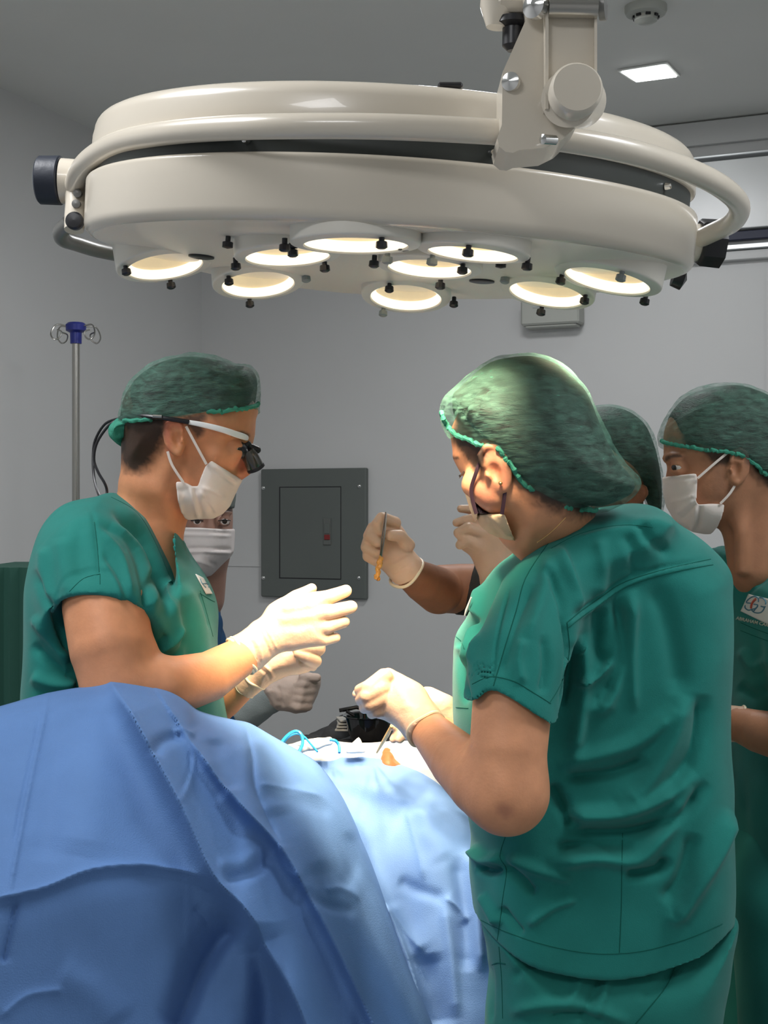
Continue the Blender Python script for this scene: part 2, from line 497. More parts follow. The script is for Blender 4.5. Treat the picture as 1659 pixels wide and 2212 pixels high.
M_BLUE = mat('blue_plastic', (0.02, 0.03, 0.24), 0.35)
M_TEXT = mat('label_film', (0.45, 0.47, 0.46), 0.3)
# ------------------------------------------------------------------ the room
WC = np.array([-0.684, 5.2]); WB = np.array([0.914, -0.406]); WL = np.array([-0.374, -0.927])   # corner, along back wall, along left wall
WNB = Vector((-0.406, -0.914, 0)); WNL = Vector((0.927, -0.374, 0))                             # inward normals
def wall(name, p0, p1, inward, m=M_WALL, h=HC, t=0.12):
    a = Vector((p0[0], p0[1], 0)); b = Vector((p1[0], p1[1], 0)); n = Vector(inward).normalized()*-t
    g = Geo(); V = [a, b, b+n, a+n]; V = V+[v+Vector((0, 0, h)) for v in V]
    g.add(V, [(0, 1, 2, 3), (7, 6, 5, 4), (0, 4, 5, 1), (1, 5, 6, 2), (2, 6, 7, 3), (3, 7, 4, 0)])
    return structure(g.build(name, m, smooth=False))
c0 = WC; c1 = WC+WB*3.4; c3 = WC+WL*6.6; c2 = c1+WL*6.6
wall('wall_back', c0, c1, WNB); wall('wall_left', c3, c0, WNL)
wall('wall_right', c1, c2, -WNL); wall('wall_front', c2, c3, -WNB)
def slab(name, z, t, m):
    g = Geo(); e = 0.2
    cc = [c0-WB*e-WL*e, c1+WB*e-WL*e, c2+WB*e+WL*e, c3-WB*e+WL*e]
    V = [(c[0], c[1], z) for c in cc]+[(c[0], c[1], z+t) for c in cc]
    g.add(V, [(0, 1, 2, 3), (7, 6, 5, 4), (0, 4, 5, 1), (1, 5, 6, 2), (2, 6, 7, 3), (3, 7, 4, 0)])
    return structure(g.build(name, m, smooth=False))
slab('floor', -0.1, 0.1, M_FLOOR); slab('ceiling', HC, 0.1, M_CEIL)
def bw(px, py, out=0.0):
    """point on the back wall seen at a pixel"""
    r = np.array([(px-CX)/F, 1, -(py-CY)/F]); n = np.array([-0.406, -0.914])
    t = ((WC+n*out)@n)/(r[:2]@n); q = r*t; return np.array([q[0], q[1], q[2]+CZ])
MB = Matrix(((0.914, -0.406*-1, 0), (-0.406, 0.914, 0), (0, 0, 1)))   # columns: along wall, into wall, up
def wallbox(g, px0, py0, px1, py1, d0, d1, bev=0.0):
    """box on the back wall whose face fills the pixel rectangle, from d0 to d1 metres out"""
    a = bw(px0, py1, d1); b = bw(px1, py1, d1); t = bw(px0, py0, d1); t2 = bw(px1, py0, d1)
    z0 = (a[2]+b[2])/2; z1 = (t[2]+t2[2])/2; wd = np.linalg.norm((b-a)[:2])
    c = (a+b)/2; c = np.array([c[0], c[1]])-np.array([-0.406, -0.914])*(d1-d0)/2
    return g.box((c[0], c[1], (z0+z1)/2), (wd, d1-d0, z1-z0), MB, bev)
def beam(name, y0a, y1a, m, d0, d1, xa=1380, xb=1760, ref=1659):
    """horizontal strip along the back wall; y0a,y1a are its top and bottom px at x = ref"""
    p = bw(ref, y0a, d1)[2]; q = bw(ref, y1a, d1)[2]
    a = bw(xa, 600, d1); b = bw(xb, 600, d1); c = (a+b)/2-np.array([-0.406, -0.914, 0])*(d1-d0)/2
    g = Geo(); g.box((c[0], c[1], (p+q)/2), (np.linalg.norm((b-a)[:2]), d1-d0, p-q), MB, 0.002)
    return structure(g.build(name, m))
M_HEAD = mat('white_header_panel', (0.93, 0.94, 0.94), 0.25)
beam('trim_1', 246, 298, M_WALL, -0.002, 0.02)
beam('trim_2', 322, 328, M_TRIM, 0.0, 0.05)
beam('trim_3', 336, 488, M_HEAD, 0.0, 0.045)
beam('trim_4', 494, 513, M_DARKTRIM, 0.0, 0.03)
beam('trim_5', 522, 533, M_TRIM, 0.0, 0.045)
beam('trim_6', 536, 556, M_WALL, 0.0, 0.03)
g = Geo(); wallbox(g, 1655, 590, 1662, 2150, 0, 0.02); structure(g.build('trim_7', M_WALL))
g = Geo(); wallbox(g, 436, 1220, 640, 1223.5, 0, 0.004); structure(g.build('trim_8', M_WALL))

# breaker panel
r = thing('breaker_panel', 'dark grey-green electrical breaker panel mounted on the grey back wall', 'electrical panel', bw(677, 1150, 0))
g = Geo(); wallbox(g, 563, 1012, 790, 1292, 0.0005, 0.025, 0.004); g.build('cover', M_PANEL, r)
g = Geo(); wallbox(g, 605, 1053, 735, 1249, 0.02, 0.0265, 0.001); dr = g.build('door', M_PANEL, r)
g = Geo(); wallbox(g, 603, 1051, 737, 1251, 0.02, 0.0253); g.build('door_gap', M_BLACK, r)
M_LATCH = mat('latch_grey', (0.13, 0.14, 0.13), 0.45)
g = Geo(); wallbox(g, 698, 1119, 714, 1177, 0.026, 0.031, 0.001); g.build('latch', M_LATCH, r, parent=dr)
g = Geo(); wallbox(g, 700, 1131, 711, 1153, 0.03, 0.0335, 0.001); g.build('latch_slider', M_PANEL, r, parent=dr)
g = Geo(); wallbox(g, 700, 1155, 712, 1166, 0.03, 0.034, 0.001); g.build('latch_flag', M_RED, r, parent=dr)
for px, py in ((569, 1054), (776, 1050), (569, 1248), (775, 1248)):
    g = Geo(); g.lathe([(0.0001, 0.006), (0.004, 0.005), (0.007, 0.002), (0.008, 0)], axis_m(bw(px, py, 0.025), WNB), 12); g.build('screw', M_CHROME, r)

# emergency light box under the lamp
r = thing('wall_box', 'small beige plastic box high on the back wall beneath the lamp', 'wall box', bw(1187, 690, 0))
g = Geo(); wallbox(g, 1124, 640, 1250, 700, 0, 0.07, 0.006); g.build('housing', M_BOXM, r)
g = Geo(); wallbox(g, 1134, 700, 1244, 706, 0.0, 0.06, 0.003); g.build('base', M_BOXM, r)
g = Geo(); wallbox(g, 1150, 655, 1180, 665, 0.069, 0.072, 0.001); g.build('sticker', M_TEXT, r)

# ceiling light, smoke detector
def cpt(px, py, z=HC): t = (z-CZ)/((CY-py)/F); return np.array([(px-CX)/F*t, t, z])
q = [cpt(1343, 150), cpt(1437, 135), cpt(1461, 160), cpt(1375, 171)]
r = thing('ceiling_light', 'lit square white LED light recessed in the ceiling at upper right', 'ceiling light', sum(q)/4)
def quadslab(name, q, s, z0, z1, m):
    c = sum(q)/4; qq = [c+(p-c)*s for p in q]
    V = [(p[0], p[1], z0) for p in qq]+[(p[0], p[1], z1) for p in qq]
    return Geo().add(V, [(0, 1, 2, 3), (7, 6, 5, 4), (0, 4, 5, 1), (1, 5, 6, 2), (2, 6, 7, 3), (3, 7, 4, 0)]).build(name, m, r, False)
quadslab('frame', q, 1.16, HC-0.006, HC-0.001, M_CEIL); quadslab('diffuser', q, 1.0, HC-0.009, HC-0.005, M_LED)
c = cpt(1395, 14)
r = thing('smoke_detector', 'round off-white smoke detector on the ceiling at the top edge', 'smoke detector', c)
Mx = Matrix.Translation(Vector((c[0], c[1], HC)))
Geo().lathe([(0.052, 0), (0.052, -0.012), (0.048, -0.02), (0.036, -0.024)], Mx, 32).build('base', M_BOXM, r)
Geo().lathe([(0.030, -0.02), (0.028, -0.036), (0.018, -0.042), (0.0001, -0.043)], Mx, 32).build('sensor_dome', M_BOXM, r)
g = Geo()
for k in range(8):
    a = k*math.pi/4; g.box((c[0]+0.031*math.cos(a), c[1]+0.031*math.sin(a), HC-0.027), (0.012, 0.004, 0.006), Matrix.Rotation(a+math.pi/2, 3, 'Z'))
g.build('vent_slots', M_BLACK, r)

# ------------------------------------------------------------------ surgical lamp
LO = np.array([0.006, 1.80, CZ+0.328]); LR = 0.387
ln = Vector((0.0625, -0.092, 1)).normalized()
LM = axis_m(LO, ln, (1, 0, 0))          # local z = lamp axis up, z = 0 the lower lip plane
LMi = LM.inverted()
lamp = thing('surgical_lamp', 'large round cream surgical lamp with many lit lenses hanging over the operating field', 'surgical lamp', LO+np.array(ln)*0.15)
def rnd(r, z, rad, a0, a1, n=5):
    return [(r+rad*math.cos(a0+(a1-a0)*i/n), z+rad*math.sin(a0+(a1-a0)*i/n)) for i in range(n+1)]
hp = math.pi/2
def dish(x, y):
    q = math.hypot(x, y)/(LR-0.012); return -(0.019+0.0245*y/LR)*(1-q**6) if q < 1 else 0
Geo().lathe([(LR-0.03, 0.002)]+rnd(LR-0.014, 0.014, 0.014, -hp, 0)+[(LR, 0.05)]+rnd(LR-0.006, 0.064, 0.006, 0, hp, 4)+[(LR-0.03, 0.070)], LM, 128, cap=False).build('lower_housing', M_LAMPW, lamp)
Geo().lathe([(LR-0.03, 0.068), (LR-0.011, 0.069), (LR-0.011, 0.096), (LR-0.03, 0.097)], LM, 128, cap=False).build('dark_band', M_BAND, lamp)
Geo().lathe([(LR-0.03, 0.092)]+rnd(LR-0.008, 0.096, 0.003, -hp, 0, 3)+[(LR-0.006, 0.118)]+rnd(LR-0.028, 0.126, 0.020, 0, hp*0.9, 6)+[(LR-0.15, 0.158), (LR-0.3, 0.165), (0.0001, 0.166)], LM, 128, cap=False).build('upper_housing', M_LAMPW, lamp)
pr = [((LR-0.012)*q, 0) for q in np.sin(np.linspace(hp, 0.001, 26))]
g = Geo().lathe([(LR-0.004, 0.006)]+pr, Matrix.Identity(4), 128, cap=False)
g.V = [tuple(LM @ Vector((v[0], v[1], v[2] if v[2] > 0 else dish(v[0], v[1])))) for v in g.V]
g.build('bottom_plate', M_PLATE, lamp)
for px, py in ((532, 322), (1063, 337), (1440, 410), (206, 378)):
    # bolt on the band
    best = None
    for i in range(3600):
        a = -math.pi*i/3600; v = LM @ Vector((0.378*math.cos(a), 0.378*math.sin(a), 0.082))
        u = (v.x/v.y*F+CX, CY-(v.z-CZ)/v.y*F); e = abs(u[0]-px)
        if best is None or e < best[0]: best = (e, v, a)
    v, a = best[1], best[2]; nrm = LM.to_3x3() @ Vector((math.cos(a), math.sin(a), 0))
    Geo().lathe([(0.0001, 0.007), (0.003, 0.006), (0.004, 0.002), (0.0045, 0)], axis_m(v-nrm*0.001, nrm), 10).build('band_bolt', M_CHROME, lamp)
def ray_dish(px, py):
    d = Vector(((px-CX)/F, 1, -(py-CY)/F)); o = Vector((0, 0, CZ))
    for i in range(900):
        t = 1.35+i*0.001; q = LMi @ (o+d*t); rr = math.hypot(q.x, q.y)
        if rr < LR-0.012 and q.z > dish(q.x, q.y): return q, rr
    return None, None
def dish_n(q):
    e = 1e-3; return Vector(((dish(q.x+e, q.y)-dish(q.x-e, q.y))/(2*e), (dish(q.x, q.y+e)-dish(q.x, q.y-e))/(2*e), -1)).normalized()
R_LENS = 0.055
pods = [(352, 552, 1.0), (620, 527, 1.0), (556, 592, 1.0), (760, 489, 1.15), (878, 621, 1.0), (930, 553, 1.0), (1046, 512, 1.0), (1186, 612, 1.0), (1318, 580, 1.05)]
TGT = Vector(P(840, 1600, 2.05))
for i, (px, py, sc) in enumerate(pods):
    q, rr = ray_dish(px, py)
    if q is None: print('lens miss', px, py); continue
    if rr > LR-0.078:
        k = (LR-0.078)/rr; q = Vector((q.x*k, q.y*k, dish(q.x*k, q.y*k)))
    nl = dish_n(q); nw = (LM.to_3x3() @ nl).normalized(); c = LM @ q
    nw = Vector((-0.75*q.x-0.04, -0.15-0.6*q.y, -1)).normalized()
    Mp = axis_m(c+nw*0.006, nw, (1, 0, 0)); R = R_LENS*sc
    ring = Geo().lathe([(R*1.13, -0.03), (R*1.13, 0.004)]+rnd(R*1.08, 0.006, R*0.05, 0, hp, 4)+[(R*0.90, 0.0105), (R*0.86, 0.006), (R*0.85, -0.004)], Mp, 48, cap=False).build('lens_ring', M_RING, lamp)
    Geo().lathe([(R*0.88, 0.0085), (R*0.83, 0.008), (R*0.80, 0.002), (R*0.80, -0.003)], Mp, 48, cap=False).build('lens_rim', M_RIM, lamp, parent=ring)
    Geo().lathe([(R*0.85, -0.002), (R*0.83, -0.014), (R*0.78, -0.024), (R*0.70, -0.030)], Mp, 40, cap=False).build('lens_glass', M_GLASS, lamp, parent=ring)
    Geo().lathe([(R*0.71, -0.030), (R*0.5, -0.032), (R*0.3, -0.033)], Mp, 40, cap=False).build('reflector', M_MIRROR, lamp, parent=ring)
    Geo().lathe([(R*0.36, -0.033), (R*0.28, -0.024), (0.0001, -0.019)], Mp, 24, cap=False).build('bulb', M_GLOW, lamp, parent=ring)
    for k in range(3):
        a = k*2*math.pi/3+(0.5+i*0.9)
        pz = Mp @ Vector((R*0.98*math.cos(a), R*0.98*math.sin(a), 0.009))
        if k == i % 3: pz = Mp @ Vector((R*1.22*math.cos(a), R*1.22*math.sin(a), 0.004))
        g = Geo(); g.lathe([(0.0030, -0.002), (0.0030, 0.004), (0.0058, 0.005), (0.0062, 0.011), (0.004, 0.0125), (0.0001, 0.0125)], axis_m(pz, nw), 10)
        g.build('clip_knob', M_BLACK if (i+k) % 4 else M_GREYK, lamp, parent=ring)
    l = bpy.data.lights.new('lens_light', 'SPOT'); l.energy = LAMP_W*(1.2 if sc > 1.1 else 1); l.color = (1.0, 0.80, 0.56)
    l.spot_size = math.radians(52); l.spot_blend = 0.75; l.shadow_soft_size = 0.03
    lo_ = bpy.data.objects.new('lens_light', l); COL.objects.link(lo_)
    lo_.matrix_world = axis_m(c+nw*0.014, -(TGT-c)); lo_.parent = None
for px, py in ((435, 553), (778, 541), (1041, 606), (470, 553)):
    if px == 470: continue
    q, rr = ray_dish(px, py); nw = LM.to_3x3() @ dish_n(q); c = LM @ q
    Geo().lathe([(0.0165, -0.004), (0.0165, 0.002), (0.012, 0.003), (0.0001, 0.002)], axis_m(c, nw), 20).build('vent_plug', M_BLACK, lamp)
for px, py in ((493, 510), (633, 510), (873, 515), (1083, 553)):
    q, rr = ray_dish(px, py)
    if q is None: continue
    nw = LM.to_3x3() @ dish_n(q); c = LM @ q
    Geo().lathe([(0.003, -0.002), (0.003, 0.006), (0.0062, 0.007), (0.0062, 0.013), (0.0001, 0.0145)], axis_m(c, nw), 10).build('plate_knob', M_BLACK, lamp)
# label on the upper housing, little black latch on top
v = LM @ Vector((0.0, 0, 0))
def on_drum(px, rr, z, off=0.0):
    best = None
    for i in range(2400):
        a = -math.pi*i/2400; v = LM @ Vector(((rr+off)*math.cos(a), (rr+off)*math.sin(a), z)); e = abs(v.x/v.y*F+CX-px)
        if best is None or e < best[0]: best = (e, v, a)
    return best[1], best[2]
g = Geo(); V = []
for px in range(1002, 1083, 8):
    for z in (0.107, 0.113): V.append(on_drum(px, LR-0.0058, z, 0.0006)[0])
n = len(V)//2; g.add(V, [(2*i, 2*i+2, 2*i+3, 2*i+1) for i in range(n-1)]); g.build('name_plate', M_TEXT, lamp)
v, a = on_drum(972, LR-0.034, 0.1495)
g = Geo(); g.box(v, (0.026, 0.012, 0.006), bev=0.002); g.build('top_latch', M_BLACK, lamp)
# yoke tube
g = Geo()
pxtube(g, [(158, 415, 1.80), (170, 372, 1.74), (205, 335, 1.66), (262, 306, 1.58), (340, 290, 1.51), (450, 279, 1.45), (600, 273, 1.395), (800, 273, 1.37), (1000, 281, 1.37), (1150, 292, 1.375), (1290, 313, 1.40), (1400, 338, 1.44), (1500, 373, 1.50), (1565, 408, 1.57), (1597, 444, 1.66), (1585, 478, 1.76), (1540, 502, 1.86), (1490, 525, 1.93)], 0.0128, 20, 6)
g.build('yoke_tube', M_LAMPW, lamp)
# left pivot
g = Geo(); g.lathe([(0.0001, 0.03), (0.029, 0.03), (0.031, 0.028), (0.0315, 0.002), (0.030, 0)], axis_m(P(134, 390, 1.80), (-1, 0.05, 0.03)), 40)
pk = g.build('pivot_knob', M_NAVYK, lamp)
Geo().lathe([(0.0001, 0.0315), (0.026, 0.0312), (0.029, 0.0295)], axis_m(P(134, 390, 1.80), (-1, 0.05, 0.03)), 32).build('knob_cap', M_GREYK, lamp, parent=pk)
g = Geo(); g.lathe([(0.029, 0), (0.028, 0.02), (0.027, 0.036), (0.029, 0.04)], axis_m(P(134, 391, 1.80), (1, 0, -0.03)), 32); g.build('pivot_hub', M_LAMPW, lamp)
g = Geo(); g.lathe([(0.033, 0), (0.033, 0.006)], axis_m(P(196, 393, 1.80), (1, 0, -0.03)), 32); g.build('pivot_washer', M_BLACK, lamp)
g = Geo(); g.tube([P(166, 410, 1.79), P(164, 440, 1.78), P(162, 470, 1.775), P(160, 497, 1.77)], [0.016, 0.0135, 0.0135, 0.0125], 16); g.build('handle_stem', M_LAMPW, lamp)
for (px, py) in ((168, 418), (165, 441)):
    g = Geo(); g.lathe([(0.0055, -0.004), (0.0055, 0.003), (0.0001, 0.0045)], axis_m(P(px, py, 1.765), (0, -1, 0)), 12); g.build('stem_screw', M_GREYMET, lamp)
g = Geo(); g.lathe([(0.011, -0.004), (0.0115, 0.004), (0.009, 0.007), (0.0001, 0.008)], axis_m(P(162, 478, 1.758), (0, -1, 0)), 24); g.build('stem_ball', M_BLACK, lamp)
g = Geo(); pxtube(g, [(150, 482, 1.79), (132, 500, 1.80), (136, 516, 1.82), (165, 526, 1.86), (215, 541, 1.92), (300, 556, 2.0), (420, 566, 2.08)], 0.0105, 14); g.build('guide_rail', M_GREYMET, lamp)
# right pivot
g = Geo(); g.lathe([(0.026, 0), (0.026, 0.028)], axis_m(P(1478, 522, 1.92), (1, 0.1, -0.06)), 32); g.build('pivot_hub', M_LAMPW, lamp)
g = Geo(); g.lathe([(0.030, 0), (0.033, 0.004), (0.034, 0.032), (0.0001, 0.036)], axis_m(P(1508, 523, 1.92), (1, 0.1, -0.06)), 8); g.build('pivot_knob', M_BLACK, lamp)
g = Geo(); g.lathe([(0.014, -0.008), (0.016, 0.006), (0.0001, 0.012)], axis_m(P(1466, 600, 1.93), (1, 0.0, -0.3)), 20); g.build('edge_knob', M_BLACK, lamp)
# suspension arm
YA = 1.36
def arm_plate(poly, Y, th):
    M = Matrix(((1, 0, 0, 0), (0, 0, 1, Y), (0, -1, 0, CZ), (0, 0, 0, 1)))
    return [((x-CX)/F*Y, (y-CY)/F*Y) for x, y in poly], M, th
g = Geo(); pl, M, th = arm_plate([(1185, -140), (1128, -40), (1138, 38), (1086, 155), (1084, 270), (1074, 298), (1078, 316), (1092, 328), (1108, 330), (1122, 324), (1180, 319), (1214, 302), (1246, 272), (1246, 255), (1190, 240), (1182, 200)], YA-0.035, 0.07)
g.prism(pl, M, th); g.build('arm_side_plate', M_LAMPW, lamp)
g = Geo(); pl, M, th = arm_plate([(1183, -140), (1183, 225), (1286, 235), (1286, -140)], YA-0.045, 0.012); g.prism(pl, M, th); g.build('arm_channel', M_LAMPW, lamp)
g = Geo()
pl, M, th = arm_plate([(1178, -140), (1178, 235), (1185, 235), (1185, -140)], YA-0.052, 0.06); g.prism(pl, M, th)
pl, M, th = arm_plate([(1284, -140), (1284, 180), (1290, 180), (1290, -140)], YA-0.052, 0.06); g.prism(pl, M, th); g.build('arm_flange', M_LAMPW, lamp)
g = Geo(); g.lathe([(0.0262, -0.045), (0.0262, 0.008), (0.0001, 0.009)], axis_m(P(1232, 214, YA-0.05), (-0.35, -1, -0.25)), 40); g.build('joint_collar', M_LAMPW, lamp)
g = Geo(); g.lathe([(0.0245, 0), (0.0245, 0.018), (0.022, 0.022), (0.0001, 0.0225)], axis_m(P(1240, 206, YA-0.055), (-0.0, -1, 0.05)), 40); g.build('joint_cap', M_LAMPW, lamp)
g = Geo(); g.lathe([(0.009, 0), (0.009, 0.004), (0.0001, 0.007)], axis_m(P(1106, 178, YA-0.036), (-0.6, -1, 0)), 20); g.build('arm_bolt', M_CHROME, lamp)
g = Geo(); g.lathe([(0.0048, 0), (0.0048, 0.016), (0.0001, 0.018)], axis_m(P(1198, 303, YA-0.04), (-0.75, -0.6, -0.1)), 16); g.build('arm_bolt', M_CHROME, lamp)
g = Geo(); g.tube([P(1185, 15, YA-0.055), P(1290, 17, YA-0.055)], 0.010, 20); g.build('hinge_pin', M_STEEL, lamp)
g = Geo(); g.lathe([(0.012, -0.004), (0.012, 0.004), (0.006, 0.007), (0.0001, 0.008)], axis_m(P(1157, 14, YA-0.05), (-0.7, -0.8, 0)), 24); g.build('hinge_bolt', M_CHROME, lamp)
g = Geo(); g.lathe([(0.013, 0), (0.013, 0.006), (0.0001, 0.008)], axis_m(P(1295, 15, YA-0.04), (1, -0.3, 0)), 24); g.build('hinge_bolt', M_GREYMET, lamp)
g = Geo(); g.tube([P(1072, 60, YA), P(1076, 20, YA), P(1090, -60, YA), P(1120, -150, YA)], [0.010, 0.018, 0.022, 0.022], 20)
g.box(P(1110, -20, YA), (0.045, 0.04, 0.05), bev=0.008); g.build('arm_elbow', M_LAMPW, lamp)
g = Geo(); g.lathe([(0.018, 0), (0.019, 0.006), (0.011, 0.009), (0.011, 0.026), (0.006, 0.031), (0.0001, 0.031)], axis_m(P(1110, 42, YA+0.0), (-0.02, 0, -1)), 24); g.build('brake_knob', M_BLACK, lamp)
g = Geo(); g.lathe([(0.003, 0), (0.003, 0.008)], axis_m(P(1076, 14, YA), (-1, 0, 0)), 10); g.build('elbow_screw', M_STEEL, lamp)
# vertical support from the elbow to the ceiling
pa = P(1215, -120, YA+0.01)
g = Geo(); g.tube([pa-np.array([0, 0, 0.05]), pa+np.array([0, 0.02, 0.15]), (pa[0]+0.02, pa[1]+0.1, HC-0.02)], 0.028, 20)
g.box((pa[0], pa[1], pa[2]), (0.09, 0.07, 0.08), bev=0.01); g.lathe([(0.12, 0), (0.12, -0.03), (0.05, -0.05)], Matrix.Translation(Vector((pa[0]+0.02, pa[1]+0.1, HC))), 32)
g.build('ceiling_mount', M_LAMPW, lamp)

# ------------------------------------------------------------------ IV pole, green screen
YI = 3.85
r = thing('iv_pole', 'steel drip stand with blue plastic head and wire hooks by the left wall', 'drip stand', (P(164, 700, YI)[0], YI, 0))
x0 = P(164, 700, YI)[0]; zt = P(0, 740, YI)[2]
g = Geo(); g.tube([(x0, YI, 0.05), (x0, YI, zt)], 0.0105, 18); g.build('pole', M_STEEL, r)
g = Geo(); g.lathe([(0.016, 0), (0.0165, 0.030), (0.028, 0.036), (0.029, 0.052), (0.022, 0.058), (0.0001, 0.058)], Matrix.Translation(Vector((x0, YI, zt-0.003))), 12); hd = g.build('pole_head', M_BLUE, r)
zz = P(0, 706, YI)[2]
for s, yo in ((-1, -0.02), (-1, 0.02), (1, -0.02), (1, 0.02)):
    pts = [(x0+s*0.02, YI+yo*0.5, zz), (x0+s*0.045, YI+yo, zz+0.004), (x0+s*0.056, YI+yo*1.4, zz-0.006), (x0+s*0.060, YI+yo*2, zz-0.026), (x0+s*0.050, YI+yo*2.2, zz-0.040), (x0+s*0.036, YI+yo*2, zz-0.034), (x0+s*0.032, YI+yo*1.8, zz-0.018), (x0+s*0.045, YI+yo*1.5, zz-0.012)]
    g = Geo(); g.tube(crom(pts, 5), 0.0022, 7); g.build('hook', M_STEEL, r)
for k in range(5):
    a = k*2*math.pi/5+0.3; g = Geo(); g.tube([(x0, YI, 0.09), (x0+0.14*math.cos(a), YI+0.14*math.sin(a), 0.075), (x0+0.26*math.cos(a), YI+0.26*math.sin(a), 0.05)], 0.012, 8)
    lg = g.build('leg', M_STEEL, r); g = Geo(); g.lathe([(0.025, -0.01), (0.025, 0.01)], axis_m((x0+0.26*math.cos(a), YI+0.26*math.sin(a), 0.025), (math.sin(a), -math.cos(a), 0)), 16); g.build('caster', M_BLACK, r, parent=lg)
M_SCREEN = mat('dark_green_sheet', (0.018, 0.085, 0.062), 0.85, var=0.06, vscale=6, bump=0.1, bscale=20)
YS = 3.0
a = P(-60, 1226, YS); b = P(140, 1225, YS)
g = Geo(); nx = 24
for i in range(nx+1):
    x = a[0]+(b[0]-a[0])*i/nx
    for y0_, zz_ in ((YS, a[2]), (YS, 0.12)): g.V.append((x, y0_+0.006*math.sin(i*1.7), zz_))
for i in range(nx+1):
    x = a[0]+(b[0]-a[0])*i/nx
    for y0_, zz_ in ((YS+0.35, 0.12), (YS+0.35, a[2])): g.V.append((x, y0_, zz_))
m = nx+1
for i in range(nx):
    g.F += [(2*i, 2*i+2, 2*i+3, 2*i+1), (2*m+2*i, 2*m+2*i+2, 2*m+2*i+3, 2*m+2*i+1), (2*i, 2*m+2*i+1, 2*m+2*i+3, 2*i+2)]
g.F += [(0, 1, 2*m, 2*m+1), (2*nx, 2*m+2*nx+1, 2*m+2*nx, 2*nx+1)]
r = thing('equipment_cart', 'cart covered by a dark green sheet at the left edge', 'cart', ((a[0]+b[0])/2, YS+0.17, 0))
g.build('green_sheet', M_SCREEN, r)
g = Geo(); g.box(((a[0]+b[0])/2, YS+0.175, 0.1), (abs(b[0]-a[0])*0.9, 0.3, 0.03)); g.build('lower_shelf', M_GREYMET, r)
for sx in (-1, 1):
    for sy in (-1, 1):
        g = Geo(); g.lathe([(0.04, -0.012), (0.04, 0.012)], axis_m(((a[0]+b[0])/2+sx*0.08, YS+0.17+sy*0.12, 0.041), (1, 0, 0)), 16); g.build('caster', M_BLACK, r)
# ------------------------------------------------------------------ people: materials and helpers
M_SKIN = mat('skin', (0.5, 0.25, 0.15), 0.5, vcol=True, var=0.10, vscale=40, bump=0.08, bscale=260, sss=0.12, spec=0.35)
M_SCRUB = mat('teal_scrub_cotton', (0.015, 0.205, 0.175), 0.8, var=0.10, vscale=14, bump=0.18, bscale=900, sheen=0.12, spec=0.2)
M_SEAM = mat('teal_seam', (0.006, 0.11, 0.085), 0.85, spec=0.2)
M_TROU = mat('teal_trouser_cotton', (0.015, 0.185, 0.155), 0.82, var=0.10, vscale=14, bump=0.18, bscale=900, sheen=0.1, spec=0.2)
M_NAVY = mat('navy_scrub_cotton', (0.012, 0.055, 0.13), 0.8, var=0.1, vscale=14, spec=0.2)
M_UNDER = mat('dark_undershirt', (0.035, 0.033, 0.028), 0.85, spec=0.2)
M_CUFFK = mat('grey_knit_cuff', (0.36, 0.40, 0.39), 0.85, bump=0.3, bscale=300, stretch=(1, 1, 1), spec=0.2)
M_CAP = mat('green_nonwoven_cap', (0.17, 0.38, 0.29), 0.75, var=0.2, vscale=60, bump=1.0, bscale=70, alpha=0.37, translucent=0.25, spec=0.2, stretch=(1, 1, 2.6), bdetail=5)
M_CAPB = mat('green_cap_edge', (0.07, 0.36, 0.25), 0.8, var=0.2, vscale=40, bump=0.8, bscale=120, spec=0.2, translucent=0.2)
M_MASK = mat('white_mask_fabric', (0.93, 0.84, 0.78), 0.8, var=0.05, vscale=18, bump=0.12, bscale=90, spec=0.2, translucent=0.1)
M_MASKG = mat('grey_white_mask_fabric', (0.60, 0.55, 0.53), 0.8, var=0.05, vscale=18, bump=0.12, bscale=90, spec=0.2)
M_MASKT = mat('beige_mask_fabric', (0.70, 0.52, 0.33), 0.8, var=0.05, vscale=18, bump=0.12, bscale=90, spec=0.2)
M_STRAPW = mat('white_elastic', (0.78, 0.70, 0.64), 0.7)
M_STRAPB = mat('dark_elastic_and_gap_shade', (0.03, 0.008, 0.02), 0.7)  # strap colour, also the painted shade in the mask gap
M_GLOVE = mat('latex_glove', (0.70, 0.46, 0.31), 0.42, var=0.06, vscale=16, bump=0.35, bscale=90, sss=0.15, spec=0.4, bdetail=4)
M_GLOVED = mat('dull_latex_glove', (0.60, 0.46, 0.38), 0.5, var=0.05, vscale=16, bump=0.4, bscale=80, spec=0.3)
M_CUFF = mat('latex_rolled_cuff', (0.85, 0.70, 0.48), 0.4, sss=0.1)
M_HAIR = mat('black_hair', (0.016, 0.012, 0.010), 0.55, var=0.5, vscale=90, bump=0.5, bscale=200, stretch=(1, 1, 4))
M_EYEW = mat('eye_white', (0.62, 0.56, 0.52), 0.2)
M_IRIS = mat('dark_iris', (0.02, 0.012, 0.008), 0.15)
M_LASH = mat('dark_lashes', (0.012, 0.008, 0.007), 0.6)
M_SHOE = mat('black_rubber_clog', (0.02, 0.02, 0.022), 0.5)
M_GOLD = mat('gold', (0.8, 0.5, 0.2), 0.25, 1.0)

